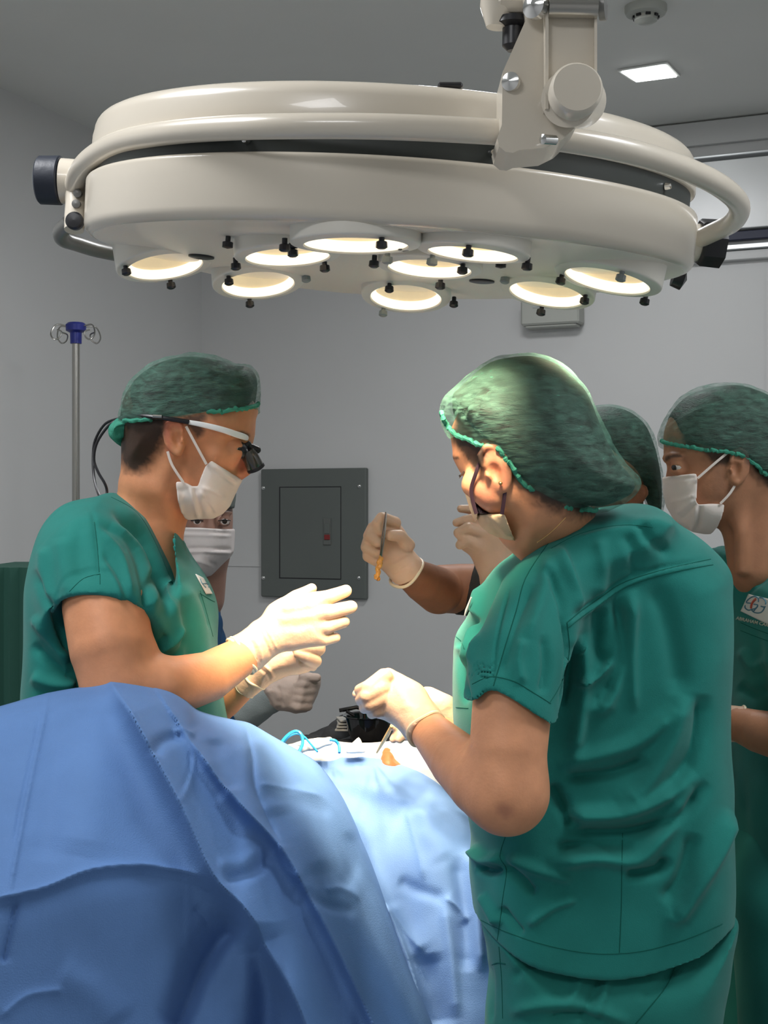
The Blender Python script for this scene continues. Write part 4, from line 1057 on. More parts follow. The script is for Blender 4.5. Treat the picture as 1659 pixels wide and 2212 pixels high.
B.u(chain([(420, 1350, Ya-0.05, 36), (430, 1540, Ya-0.12, 32), (520, 1560, 3.01, 22), (590, 1512, 2.92, 15), (630, 1495, 2.90, 14)]), 0.02)
build('body', B, 0.0045, M_SKIN, a2, base=SK5, regs=[([(405, 1108), (420, 1102), (442, 1105), (442, 1112), (420, 1110)], HAIRC, 5, 0.8), ([(474, 1100), (490, 1095), (500, 1100), (499, 1107), (478, 1109)], HAIRC, 5, 0.8)])
for ex in (427, 486):
    g = Geo(); c = P(ex, 1126, Ya-0.072); g.lathe([(0.0001, 0.012)]+rnd(0, 0, 0.012, hp, -hp, 10), axis_m(c, (0.1, -1, 0)), 16); ey = g.build('eye', M_EYEW, a2)
    g = Geo(); g.lathe([(0.006, 0.0108), (0.003, 0.0121), (0.0001, 0.0125)], axis_m(c, (0.05, -1, 0)), 14); g.build('iris', M_IRIS, a2, parent=ey)
    g = Geo(); g.tube([c+np.array([x, -0.0138+abs(x)*0.3, 0.0036-abs(x)*0.18]) for x in np.linspace(-0.014, 0.014, 9)], 0.0013, 6); g.build('eyelid', M_LASH, a2)
S = Solid(); S.u(inflate([(386, 1070), (392, 1010), (420, 975), (462, 975), (495, 995), (508, 1040), (508, 1085), (503, 1110), (480, 1150), (400, 1150)], Ya, 55, 0.092)); S.i(prism2([(340, 1090), (470, 1088), (500, 1098), (520, 1100), (540, 940), (340, 940)], Ya))
build('cap', S, 0.005, mat('dark_cap', (0.10, 0.12, 0.11), 0.8, bump=0.5, bscale=60), a2, lump=[(50, 2, 3)])
S = Solid(); S.u(inflate([(370, 1100), (430, 1095), (504, 1095), (507, 1144), (504, 1192), (494, 1208), (459, 1243), (438, 1247), (405, 1225), (380, 1170)], Ya-0.01, 42, 0.098, smooth=2)); S.i(prism2([(375, 1138), (440, 1139), (504, 1143), (503, 1191), (494, 1206), (459, 1243), (438, 1248), (405, 1240), (380, 1190)], Ya-0.01, smooth=1))
mk, mV, mQ = build('mask', S, 0.003, M_MASKG, a2, [([(380, 1148), (440, 1149), (504, 1153)], 3, -1.5, 'g'), ([(380, 1155), (440, 1156), (504, 1158)], 3, 1.5, 'g'), ([(400, 1189), (440, 1188), (503, 1191)], 4, 4, 's'), ([(410, 1206), (440, 1216), (460, 1224)], 5, 2.5, 't'), ([(445, 1190), (452, 1215), (470, 1222)], 5, -2, 'g')], keep=True)
S = Solid(); S.u(inflate([(330, 1262), (400, 1250), (440, 1262), (458, 1272), (470, 1292), (478, 1330), (484, 1370), (492, 1398), (493, 1430), (486, 1520), (500, 1700), (510, 1960), (300, 1960), (280, 1700), (290, 1400), (300, 1290)], Ya+0.05, 60, 0.12))
S.s(chain([(437, 1235, Ya, 50), (437, 1255, Ya-0.06, 36)]), 0.006)
S.u(chain([(432, 1350, Ya-0.03, 46), (430, 1540, Ya-0.12, 46), (500, 1558, 3.03, 46), (528, 1547, 2.985, 43)]), 0.03)
S.i(halfspace(P(530, 1546, 2.98), (0.9, -0.3, 0.35)))
build('scrub_top', S, 0.005, M_NAVY, a2, lump=[(20, 4, 3), (50, 1.5, 2)])
S = Solid(); S.u(chain([(520, 1550, 2.99, 40), (560, 1525, 2.94, 33), (600, 1502, 2.90, 29), (615, 1496, 2.89, 26)]), 0.01); S.i(halfspace(P(525, 1548, 2.985), (-0.9, 0.3, -0.35)))
build('knit_cuff', S, 0.0035, M_CUFFK, a2, lump=[(40, 2, 6)])
S = Solid()
S.u(inflate([(568, 1486), (590, 1470), (612, 1460), (664, 1453), (684, 1459), (694, 1468), (690, 1486), (681, 1513), (667, 1535), (648, 1541), (625, 1538), (604, 1532), (586, 1512)], 2.89, 30, 0.036, smooth=3))
for k in range(4): S.u(chain([(676-k*4, 1474+k*17, 2.87, 12), (655-k*3, 1478+k*16, 2.855, 11), (640-k*2, 1480+k*14, 2.862, 9)]), 0.003)
S.u(chain([(655, 1462, 2.86, 11), (685, 1464, 2.855, 9)]), 0.004); S.u(chain([(592, 1508, 2.91, 29), (625, 1497, 2.89, 32)]), 0.01)
build('glove', S, 0.0025, M_GLOVED, a2, [([(600, 1478), (606, 1505), (612, 1530)], 4, -2, 'g'), ([(575, 1490), (590, 1512), (600, 1530)], 5, 2, 'g')], [(70, 1.5, 3)])
legs(a2, (-0.42, 3.30, 0.84), [(-0.42, 3.2), (-0.40, 3.42)], M_NAVY, h=0.009); shoes(a2, [(-0.42, 3.2), (-0.40, 3.42)], 1)

# ================================================================== woman in front, at right
Yw = 1.72
wm = thing('person', 'person seen from behind in teal scrubs, big bouffant cap and beige mask', 'person', (0.27, 1.84, 0))
B = Solid()
SKULL = inflate([(975, 925), (974, 945), (978, 975), (978, 988), (985, 1003), (993, 1018), (1000, 1028), (1008, 1042), (1020, 1058), (1026, 1078), (1030, 1098), (1042, 1114), (1060, 1130), (1090, 1150), (1118, 1170), (1140, 1180), (1180, 1160), (1230, 1120), (1255, 1050), (1290, 960), (1270, 870), (1200, 820), (1100, 800), (1020, 840)], Yw, 95, 0.072); B.u(SKULL)
B.u(chain([(1140, 1040, Yw, 72), (1185, 1100, Yw, 66), (1250, 1165, Yw+0.06, 66), (1300, 1240, Yw+0.10, 80)]), 0.03)
B.u(chain([(1120, 1150, Yw, 34), (1150, 1180, Yw+0.01, 36)]), 0.03)
B.s(ell(993, 1014, Yw-0.047, 0.010, 0.014, 0.006), 0.008)
B.u(chain([(1020, 1050, Yw-0.05, 22), (1060, 1070, Yw-0.058, 26)]), 0.03)
ear(B, 1070, 1012, Yw-0.074, 56, -0.42, -1)
B.u(inflate([(1160, 1260), (1250, 1200), (1400, 1190), (1500, 1220), (1540, 1400), (1540, 1700), (1520, 2000), (1100, 2000), (1060, 1700), (1060, 1500), (1090, 1350)], 1.86, 120, 0.08), 0.03)
B.u(chain([(1150, 1320, 1.70, 74), (1108, 1500, 1.615, 86), (1098, 1620, 1.595, 84), (1094, 1712, 1.59, 84)]), 0.03)
B.u(chain([(1094, 1712, 1.59, 84), (1040, 1688, 1.615, 74), (990, 1645, 1.66, 62), (928, 1580, 1.73, 43), (905, 1555, 1.75, 40)]), 0.02)
B.u(chain([(1250, 1330, 2.03, 70), (1150, 1500, 2.0, 55), (1010, 1600, 1.99, 46), (940, 1535, 1.985, 30), (915, 1530, 1.985, 26)]), 0.02)
build('body', B, 0.0027, M_SKIN, wm, base=SK2, regs=[
    ([(990, 935), (985, 860), (1100, 780), (1260, 820), (1330, 960), (1300, 1100), (1240, 1100), (1140, 1055), (1090, 985), (1060, 955), (1030, 955)], HAIRC, 14, 0.95),
    ([(972, 925), (978, 952), (1000, 985), (1018, 1010), (1035, 1020), (1048, 1000), (1050, 975), (1040, 950), (1000, 930)], HAIRC, 12, 0.95),
    ([(1020, 1000), (1024, 1020), (1036, 1022), (1046, 1004), (1038, 985)], HAIRC, 10, 0.7),
    ([(1095, 1000), (1110, 1040), (1150, 1082), (1200, 1105), (1260, 1116), (1320, 1108), (1330, 1060), (1200, 1000)], HAIRC, 30, 0.9),
    ([(975, 985), (990, 988), (988, 993), (976, 991)], HAIRC, 3, 0.8),
    ([(1045, 960), (1060, 958), (1100, 1030), (1090, 1060), (1075, 1050)], (0.62, 0.22, 0.14), 12, 0.5),
    ([(1020, 1050), (1060, 1040), (1070, 1090), (1030, 1095)], (0.58, 0.20, 0.14), 30, 0.5),
    ([(1070, 1745), (1090, 1735), (1110, 1750), (1092, 1768)], (0.40, 0.17, 0.11), 16, 0.6)])
g = Geo(); pxtube(g, [(993, 1028, Yw-0.055), (999, 1024, Yw-0.045), (1002, 1020, Yw-0.03)], 0.0013, 6); g.tube([P(997, 1026, Yw-0.05), P(992, 1033, Yw-0.056)], [0.001, 0.0003], 5); g.build('eyelashes', M_LASH, wm)
g = Geo(); g.lathe([(0.0001, 0.002)]+rnd(0, 0, 0.0026, hp, -hp, 6), axis_m(P(1081, 1044, Yw-0.086), (0, -1, 0)), 10); g.build('earring', M_GOLD, wm)
wcut = [(900, 700), (900, 880), (940, 925), (989, 941), (1039, 962), (1072, 969), (1100, 1003), (1139, 1052), (1200, 1086), (1239, 1100), (1294, 1106), (1420, 1140), (1500, 900), (1400, 700)]
cap('cap', [(953, 886), (960, 860), (995, 825), (1045, 782), (1090, 767), (1150, 763), (1205, 782), (1245, 815), (1275, 852), (1302, 918), (1333, 984), (1362, 1020), (1376, 1044), (1370, 1068), (1348, 1084), (1300, 1102), (1240, 1104), (1190, 1110), (1100, 1090), (1010, 1010), (970, 950), (955, 915)], Yw, 125, 0.098, wm,
    cut=wcut, band=[(955, 890), (962, 912), (989, 941), (1039, 961), (1072, 969), (1100, 1002), (1139, 1051), (1200, 1085), (1239, 1099), (1290, 1101)],
    strokes=[([(960+i*13, 905-i*4+j*8), (968+i*14, 880-i*5+j*9), (985+i*15, 862-i*5+j*9)], 3.2, (-1)**i*2.2, 'g') for i in range(7) for j in range(3)]+[([(1000, 840), (1080, 800), (1160, 790)], 6, 1.5, 'g'), ([(1010, 860), (1100, 830), (1200, 830)], 5, -1.5, 'g'), ([(1160, 1060), (1240, 1075), (1340, 1060)], 12, 2, 'g')],
    lump=[(55, 1.5, 1), (120, 0.9, 2), (12, 4, 8)], bandr=0.0030)
hair_cap(CP[0], [(1010, 700), (985, 850), (1010, 905), (1045, 945), (1068, 955), (1098, 995), (1135, 1043), (1195, 1078), (1300, 1092), (1500, 1080), (1500, 700)], Yw, wm)
# shirt of the woman
sh = Solid()
sh.u(inflate([(1140, 1180), (1180, 1150), (1230, 1126), (1280, 1112), (1335, 1104), (1385, 1100), (1420, 1112), (1470, 1140), (1520, 1180), (1560, 1232), (1566, 1290), (1568, 1400), (1562, 1540), (1566, 1660), (1572, 1780), (1574, 1900), (1566, 2000), (1560, 2060), (1560, 2140), (1400, 2180), (1200, 2180), (1040, 2150), (1028, 2040), (1022, 1960), (1018, 1880), (1024, 1820), (1016, 1770), (1000, 1700), (990, 1620), (982, 1540), (978, 1460), (982, 1380), (1006, 1330), (1024, 1285), (1050, 1240), (1085, 1208)], 1.86, 125, 0.155, smooth=5))
sh.u(inflate([(1142, 1184), (1180, 1151), (1235, 1123), (1330, 1103), (1400, 1099), (1440, 1140), (1330, 1220), (1180, 1240)], 1.80, 34, 0.11, smooth=3), 0.03)
sh.i(prism2([(900, 1000), (1750, 1000), (1750, 1940), (1572, 2012), (1500, 2050), (1400, 2082), (1300, 2091), (1200, 2078), (1100, 2048), (1032, 2014), (900, 1960)], 1.75))
sh.u(inter(chain([(1250, 1230, 1.76, 70), (1170, 1300, 1.69, 95), (1125, 1420, 1.63, 104), (1105, 1530, 1.61, 106), (1100, 1700, 1.60, 108)]), prism2([(800, 1100), (1400, 1100), (1330, 1420), (1228, 1437), (1222, 1500), (1214, 1528), (1194, 1562), (1150, 1535), (1100, 1500), (1055, 1483), (1014, 1511), (960, 1500), (900, 1400)], 1.60)), 0.03)
sh.s(chain([(1110, 1480, 1.617, 93), (1103, 1620, 1.60, 96)]), 0.003)
ST = [([(1222, 1330), (1232, 1400), (1228, 1470), (1215, 1530)], 8, -6, 'g'),                                     # armhole valley
      ([(1228, 1345), (1290, 1300), (1350, 1258), (1430, 1232), (1535, 1212)], 6, 2.2, 's'),
      ([(1250, 1370), (1262, 1450), (1250, 1560), (1235, 1640)], 18, 7, 'g'), ([(1300, 1310), (1290, 1400), (1320, 1440)], 14, -5, 'g'),
      ([(1240, 1480), (1290, 1460), (1322, 1420)], 9, 8, 't'), ([(1262, 1520), (1310, 1520), (1355, 1350), (1362, 1270)], 16, 6, 'g'),
      ([(1330, 1290), (1345, 1400), (1300, 1520)], 12, -6, 'g'), ([(1372, 1290), (1366, 1420), (1370, 1540)], 10, 3.5, 'g'), ([(1400, 1260), (1440, 1330), (1470, 1500)], 22, -4, 'g'),
      ([(1200, 1650), (1290, 1630), (1380, 1600), (1460, 1530)], 16, 6, 'g'), ([(1215, 1680), (1320, 1670), (1400, 1640)], 12, -6, 'g'),
      ([(1210, 1760), (1340, 1755), (1440, 1715), (1500, 1665)], 16, 9, 'g'), ([(1220, 1800), (1360, 1800), (1460, 1765), (1530, 1690)], 14, -8, 'g'),
      ([(1190, 1690), (1230, 1770), (1240, 1790)], 14, -7, 'g'), ([(1480, 1500), (1450, 1600), (1390, 1700), (1330, 1740)], 22, 7, 'g'), ([(1520, 1500), (1500, 1620), (1440, 1720)], 18, -6, 'g'),
      ([(1180, 1870), (1280, 1850), (1370, 1855), (1430, 1800), (1500, 1700)], 18, 8, 'g'), ([(1200, 1830), (1300, 1828), (1370, 1825)], 12, -6, 'g'),
      ([(1350, 1890), (1420, 1880), (1440, 1850)], 12, -7, 'g'), ([(1580, 1750), (1540, 1850), (1470, 1975), (1440, 1970)], 16, 7, 'g'), ([(1500, 1800), (1470, 1900), (1430, 1950)], 16, -5, 'g'),
      ([(1020, 1830), (1050, 1860), (1090, 1850)], 12, 6, 'g'), ([(1030, 1870), (1060, 1880), (1080, 1870)], 9, -6, 'g'), ([(1085, 1870), (1130, 1905), (1155, 1935)], 10, -5, 'g'), ([(1095, 1850), (1160, 1880), (1240, 1900)], 12, 4, 'g'),
      ([(1140, 2000), (1190, 1960), (1245, 1940)], 9, 4, 'g'), ([(1080, 1960), (1110, 2000), (1130, 2020)], 8, -4, 'g'), ([(1040, 1930), (1065, 1975), (1078, 2000)], 9, 4, 'g'),
      ([(1040, 1255), (1030, 1330), (1010, 1420), (1000, 1440)], 10, 5, 'g'), ([(1035, 1330), (1000, 1370), (985, 1400)], 10, -9, 'g'), ([(985, 1400), (1000, 1480), (1010, 1520)], 8, -4, 'g'),
      ([(1190, 1200), (1170, 1290), (1140, 1380)], 14, 3, 'g'), ([(1205, 1180), (1235, 1260), (1250, 1320)], 12, 4, 'g'), ([(1180, 1230), (1215, 1300), (1222, 1350)], 9, -3.5, 'g'), ([(1150, 1260), (1110, 1350), (1080, 1460)], 12, -3, 'g'),
      ([(1130, 1380), (1120, 1430), (1130, 1480)], 10, 3, 'g'), ([(1175, 1370), (1180, 1440), (1170, 1500)], 10, -3, 'g'), ([(1380, 1120), (1400, 1160), (1450, 1200)], 12, -3, 'g'), ([(1240, 1150), (1330, 1130), (1400, 1135)], 8, -1.5, 'g'),
      ([(1100, 1270), (1075, 1370), (1065, 1470)], 3, -1.6, 'g'), ([(1290, 1160), (1300, 1220), (1290, 1290)], 16, 3, 'g'), ([(1352, 1150), (1372, 1200), (1370, 1250)], 14, -3, 'g')]
GAIN[0] = 2.4
o, V, Q = build('shirt', sh, 0.0029, M_SCRUB, wm, ST, lump=[(8, 5, 3), (22, 1.6, 4)], keep=True)
GAIN[0] = 1.5
T = bvh(V, Q)
seam(T, 'shoulder_seam', [[(1228, 1118), (1180, 1180), (1135, 1250), (1115, 1320), (1090, 1400), (1066, 1482)]], M_SEAM, wm, o, 0.0007)
seam(T, 'yoke_seam', [[(1225, 1345), (1258, 1318), (1290, 1296), (1340, 1262), (1400, 1240), (1470, 1222), (1535, 1208)], [(1228, 1356), (1262, 1329), (1294, 1307), (1344, 1272), (1402, 1250), (1472, 1232), (1540, 1220)]], M_SEAM, wm, o, 0.0007)
seam(T, 'armhole_seam', [[(1225, 1345), (1230, 1400), (1222, 1450), (1205, 1490), (1186, 1520)]], M_SEAM, wm, o, 0.0007)
seam(T, 'sleeve_hem_stitch', [[(1020, 1478), (1060, 1462), (1110, 1472), (1150, 1495), (1190, 1520)]], M_SEAM, wm, o, 0.0006)
seam(T, 'shirt_hem_stitch', [[(1034, 1985), (1090, 2012), (1180, 2042), (1280, 2060), (1380, 2056), (1480, 2030), (1560, 1996)]], M_SEAM, wm, o, 0.0006)
seam(T, 'side_seam', [[(1092, 1806), (1080, 1850), (1094, 1880), (1086, 1940), (1080, 1990), (1074, 2032)], [(1345, 1800), (1343, 1880), (1342, 1960), (1338, 2058)]], M_SEAM, wm, o, 0.0006)
seam(T, 'neck_band_stitch', [[(1190, 1185), (1240, 1158), (1300, 1140), (1360, 1134), (1410, 1140)]], M_SEAM, wm, o, 0.0005)
seam(T, 'front_pocket', [[(985, 1375), (996, 1385), (1003, 1402)], [(985, 1528), (1012, 1530)]], M_SEAM, wm, o, 0.0006)
g = Geo(); g.tube([P(1018, 1290, 1.79), P(1008, 1318, 1.795), P(1004, 1330, 1.80)], [0.001, 0.002, 0.001], 8); g.build('badge_edge', M_BADGE, wm, parent=o)
# mask of the woman: pulled down, gaping
mk, _, _ = mask('mask', [(1028, 1111), (1058, 1110), (1090, 1110), (1100, 1135), (1112, 1158), (1122, 1171), (1088, 1165), (1058, 1152), (1040, 1136)], Yw, 46, 0.072, wm, M_MASKT, [([(1045, 1112), (1065, 1140), (1085, 1163)], 4, -1.6, 'g'), ([(1060, 1112), (1080, 1135), (1100, 1160)], 4, 1.6, 'g')],
    big=[(990, 1060), (1020, 1080), (1026, 1110), (1038, 1137), (1058, 1153), (1088, 1166), (1130, 1180), (1180, 1160), (1160, 1060), (1060, 1020)],
    straps=[[(1036, 1000, Yw-0.073), (1028, 1022, Yw-0.072), (1018, 1056, Yw-0.068), (1022, 1085, Yw-0.066), (1029, 1110, Yw-0.066)], [(1091, 1060, Yw-0.078), (1088, 1085, Yw-0.077), (1084, 1111, Yw-0.075)]], sm=M_STRAPB, r=0.0026)
S = Solid(); S.u(inflate([(986, 1010), (994, 1030), (1000, 1050), (1010, 1082), (1020, 1112), (1036, 1138), (1080, 1150), (1110, 1100), (1080, 1030), (1030, 1000)], Yw, 44, 0.074, smooth=3)); S.i(prism2([(940, 1038), (1000, 1038), (1006, 1038), (1020, 1057), (1024, 1084), (1033, 1111), (1034, 1150), (940, 1160)], Yw-0.045, smooth=0)); build('mask_front', S, 0.002, M_MASKT, wm, parent=mk)
S = Solid(); S.u(inflate([(1020, 1066), (1026, 1088), (1040, 1103), (1060, 1108), (1032, 1112), (1022, 1088)], Yw, 8, 0.068, smooth=2)); build('mask_gap_shade', S, 0.002, M_STRAPB, wm, parent=mk)  # dark sheet stands in for the shade inside the gaping mask
g = Geo(); pxtube(g, [(1160, 1172, Yw-0.052), (1190, 1150, Yw-0.058), (1222, 1118, Yw-0.058)], 0.0006, 5); g.build('necklace', M_GOLD, wm)
# gloves of the woman
S = Solid()
S.u(inflate([(772, 1492), (790, 1476), (808, 1460), (828, 1446), (842, 1443), (860, 1452), (892, 1468), (912, 1484), (928, 1508), (952, 1538), (948, 1570), (920, 1600), (885, 1604), (868, 1584), (850, 1562), (834, 1556), (812, 1550), (795, 1542), (780, 1520)], 1.80, 46, 0.030, smooth=4))
S.u(chain([(930, 1585, 1.725, 45), (910, 1560, 1.745, 44), (880, 1525, 1.77, 48)]), 0.02)
S.u(chain([(830, 1462, 1.775, 19), (796, 1486, 1.765, 17), (778, 1492, 1.78, 13.5)]), 0.004)
S.u(chain([(826, 1486, 1.768, 19), (792, 1504, 1.76, 16), (779, 1512, 1.78, 13)]), 0.003)
S.u(chain([(828, 1508, 1.768, 19), (798, 1522, 1.762, 15), (786, 1530, 1.78, 12)]), 0.003)
S.u(chain([(834, 1528, 1.775, 18), (814, 1536, 1.77, 14), (803, 1542, 1.785, 11)]), 0.003)
S.u(chain([(840, 1462, 1.82, 18), (800, 1480, 1.83, 15), (772, 1500, 1.82, 11)]), 0.004)
S.i(halfspace(P(924, 1578, 1.73), Vector(P(935, 1590, 1.72))-Vector(P(900, 1545, 1.75))))
glove('glove', S, wm, [([(850, 1470), (870, 1500), (880, 1540)], 14, 1.2, 'g'), ([(880, 1585), (885, 1570), (900, 1560)], 4, 1, 'g')],
      cuffs=[(921, 1575, 1.733, Vector(P(935, 1590, 1.72))-Vector(P(900, 1545, 1.75)), 44)], cr=0.0026)
S = Solid()
S.u(chain([(990, 1580, 1.99, 36), (955, 1530, 1.985, 32), (925, 1512, 1.985, 29), (905, 1530, 1.98, 28), (885, 1560, 1.975, 24)]), 0.02)
S.u(chain([(885, 1560, 1.975, 20), (866, 1570, 1.96, 12), (850, 1570, 1.952, 9)]), 0.004)
S.u(chain([(880, 1565, 1.97, 18), (862, 1578, 1.955, 11), (850, 1597, 1.955, 9)]), 0.002)
S.u(chain([(886, 1570, 1.965, 17), (874, 1582, 1.95, 11), (863, 1597, 1.95, 9.5)]), 0.002)
S.u(chain([(893, 1572, 1.965, 16), (888, 1582, 1.95, 11), (879, 1590, 1.95, 9.5)]), 0.002)
S.i(halfspace(P(985, 1572, 1.99), (1, 0, -0.9)))
glove('glove', S, wm, h=0.002)
S = Solid()   # trousers with a back pocket, hips seen below the shirt
hx = P(1290, 0, 1.80)[0]
S.u(inflate([(1045, 1960), (1200, 1990), (1400, 1990), (1570, 1950), (1578, 2050), (1545, 2212), (1525, 2420), (1500, 2600), (1060, 2600), (1048, 2420), (1046, 2212), (1052, 2100)], 1.84, 130, 0.135, smooth=3))
for xx, yy in ((-0.05, 1.74), (0.06, 1.94)): S.u(chain([(hx+xx, yy, 0.66, 0.105), (hx+xx, yy, 0.40, 0.09), (hx+xx*1.3, yy, 0.11, 0.08)], world=True), 0.03)
S.i(halfspace((0, 0, 0.06), (0, 0, -1)))
o, V, Q = build('trousers', S, 0.0042, M_TROU, wm, [([(1052, 2075), (1062, 2120), (1060, 2212)], 6, -3, 'g'), ([(1110, 2120), (1140, 2080), (1200, 2060)], 10, -3, 'g'), ([(1260, 2100), (1240, 2150), (1210, 2180)], 10, 4, 'g'), ([(1320, 2090), (1300, 2160), (1270, 2212)], 8, 4, 'g'), ([(1300, 2090), (1280, 2150), (1250, 2200)], 8, -4, 'g'), ([(1100, 2190), (1180, 2170), (1280, 2180), (1360, 2210)], 12, 6, 'g'), ([(1180, 2200), (1240, 2190), (1300, 2205)], 7, -5, 'g'),
    ([(1380, 2150), (1420, 2140), (1460, 2080)], 10, -4, 'g')], lump=[(9, 5, 3), (24, 2, 4)], keep=True)
T = bvh(V, Q)
seam(T, 'pocket_seam', [[(1042, 2058), (1052, 2085), (1075, 2080), (1092, 2082)], [(1078, 2045), (1084, 2120), (1086, 2200)]], M_SEAM, wm, o, 0.0008)
seam(T, 'fly_seam', [[(1465, 2075), (1440, 2130), (1400, 2180), (1370, 2215)]], M_SEAM, wm, o, 0.0008)
shoes(wm, [(hx-0.05, 1.74), (hx+0.06, 1.94)], -1)

# ================================================================== man at the right edge
Ym = 2.25
mm = thing('person', 'person at the right edge in teal scrubs, green cap and white mask, in profile', 'person', (P(1700, 0, 2.3)[0], 2.30, 0))
B = Solid()
SKULL = inflate([(1437, 930), (1436, 960), (1436, 985), (1438, 998), (1444, 1005), (1447, 1018), (1446, 1035), (1450, 1060), (1460, 1090), (1480, 1120), (1510, 1140), (1560, 1130), (1600, 1110), (1640, 1080), (1670, 1020), (1680, 950), (1650, 870), (1580, 835), (1500, 850), (1455, 890)], Ym, 85, 0.077); B.u(SKULL)
B.u(chain([(1450, 1012, Ym, 6), (1448, 1036, Ym, 10)]), 0.012)
B.s(ell(1461, 1010, Ym-0.052, 0.015, 0.018, 0.010), 0.012)
eyelid(B, P(1467, 1010, Ym-0.044), (-0.85, -0.6, -0.1), slit=0.0030)
B.u(chain([(1439, 990, Ym-0.01, 8), (1450, 986, Ym-0.038, 8), (1470, 986, Ym-0.055, 7)]), 0.010)
B.u(chain([(1450, 1018, Ym-0.040, 5), (1464, 1020, Ym-0.050, 5)]), 0.006)
B.u(chain([(1625, 1060, Ym, 66), (1625, 1150, Ym, 62), (1632, 1225, Ym, 58), (1690, 1340, Ym+0.08, 60)]), 0.03)
B.u(chain([(1588, 1060, Ym-0.045, 14), (1600, 1150, Ym-0.05, 14), (1600, 1230, Ym-0.04, 12)]), 0.02)
ear(B, 1594, 1009, Ym-0.080, 42, 0.10, -1)
B.u(inflate([(1620, 1320), (1750, 1300), (1850, 1400), (1850, 1900), (1640, 1900), (1610, 1500)], 2.32, 90, 0.12), 0.03)
B.u(chain([(1760, 1380, 2.13, 70), (1740, 1560, 2.08, 58), (1690, 1592, 2.1, 52), (1640, 1580, 2.13, 46), (1600, 1566, 2.17, 38)]), 0.03)
build('body', B, 0.003, M_SKIN, mm, base=SK4, regs=[
    ([(1478, 960), (1478, 880), (1560, 800), (1700, 850), (1730, 1000), (1680, 1060), (1620, 1000), (1575, 978), (1520, 972)], HAIRC, 14, 0.95),
    ([(1525, 970), (1575, 975), (1575, 1000), (1560, 1004), (1545, 1005), (1535, 995), (1528, 985)], HAIRC, 10, 0.9),
    ([(1437, 988), (1450, 981), (1470, 982), (1472, 987), (1450, 990), (1438, 998)], HAIRC, 4, 0.8),
    ([(1618, 985), (1640, 1030), (1700, 1050), (1700, 960)], HAIRC, 22, 0.9),
    ([(1530, 1000), (1560, 1010), (1570, 1060), (1550, 1090), (1520, 1080), (1540, 1040)], (0.16, 0.085, 0.05), 40, 0.55)])
g = Geo(); c = P(1467, 1010, Ym-0.044); g.lathe([(0.0001, 0.012)]+rnd(0, 0, 0.012, hp, -hp, 10), axis_m(c, (-0.7, -0.7, 0)), 16); ey = g.build('eye', M_EYEW, mm)
g = Geo(); g.lathe([(0.0062, 0.0106), (0.003, 0.0121), (0.0001, 0.0125)], axis_m(c, (-0.95, -0.5, -0.12)), 14); g.build('iris', M_IRIS, mm, parent=ey)

mcut = [(1380, 780), (1400, 950), (1440, 958), (1479, 965), (1529, 974), (1579, 978), (1618, 996), (1659, 1032), (1720, 1060), (1850, 1050), (1850, 780)]
cap('cap', [(1424, 948), (1427, 930), (1437, 906), (1452, 880), (1479, 853), (1519, 835), (1578, 826), (1620, 833), (1662, 851), (1705, 885), (1730, 940), (1728, 1000), (1700, 1050), (1640, 1090), (1540, 1060), (1460, 1020), (1430, 975)], Ym, 100, 0.089, mm,
    cut=mcut, band=[(1426, 948), (1440, 957), (1479, 964), (1529, 973), (1579, 977), (1618, 995), (1655, 1029)],
    strokes=[([(1440, 930), (1480, 900), (1530, 880)], 4, 2, 'g'), ([(1445, 915), (1490, 880), (1560, 862)], 4, -2, 'g'), ([(1440, 940), (1470, 925), (1520, 910)], 4, 2, 'g'), ([(1455, 890), (1500, 860), (1580, 845)], 4, 2, 'g')],
    lump=[(50, 1.4, 1), (110, 0.7, 2), (14, 3, 8)], h=0.003)
hair_cap(CP[0], [(1470, 905), (1500, 955), (1580, 972), (1620, 990), (1660, 1026), (1800, 1060), (1850, 800), (1480, 780)], Ym, mm)
mask('mask', [(1436, 1030), (1470, 1026), (1504, 1022.5), (1507, 1035), (1504, 1081), (1509, 1090), (1536, 1088), (1565, 1089), (1559, 1122), (1553, 1156), (1519, 1154), (1499, 1149), (1463, 1129), (1443, 1095), (1435, 1062)], Ym, 56, 0.078, mm, M_MASK,
    [([(1436, 1038), (1470, 1034), (1505, 1031)], 3, -1.2, 'g'), ([(1447, 1085), (1480, 1078), (1504, 1068)], 5, 2.4, 't'), ([(1470, 1125), (1490, 1105), (1505, 1082)], 5, -2, 'g'), ([(1509, 1090), (1505, 1120), (1498, 1149)], 5, 4, 's'), ([(1460, 1110), (1480, 1095), (1500, 1080)], 5, 2, 'g')],
    big=[(1434, 1000), (1435, 1062), (1443, 1096), (1463, 1130), (1499, 1150), (1553, 1160), (1620, 1160), (1640, 1060), (1580, 990), (1500, 980)],
    straps=[[(1574, 976, Ym-0.084), (1545, 1000, Ym-0.084), (1507, 1033, Ym-0.083)], [(1588, 1048, Ym-0.083), (1575, 1068, Ym-0.083), (1556, 1088, Ym-0.081)]], r=0.0022)
sh = Solid()
sh.u(inflate([(1580, 1262), (1600, 1240), (1625, 1215), (1660, 1185), (1700, 1160), (1780, 1190), (1850, 1260), (1880, 1400), (1880, 1700), (1870, 2010), (1860, 2100), (1620, 2100), (1596, 2008), (1594, 1800), (1590, 1600), (1584, 1450), (1576, 1340)], 2.32, 90, 0.19, smooth=4))
sh.i(prism2([(1400, 1000), (1950, 1000), (1950, 2012), (1400, 2010)], 2.30))
sh.s(chain([(1628, 1110, Ym-0.02, 54), (1614, 1165, Ym-0.04, 38), (1588, 1244, Ym-0.06, 8)]), 0.006)
sh.u(inflate([(1530, 1195), (1545, 1182), (1562, 1178), (1568, 1210), (1582, 1262), (1600, 1300), (1640, 1330), (1560, 1300)], 2.36, 20, 0.10, smooth=3), 0.01)
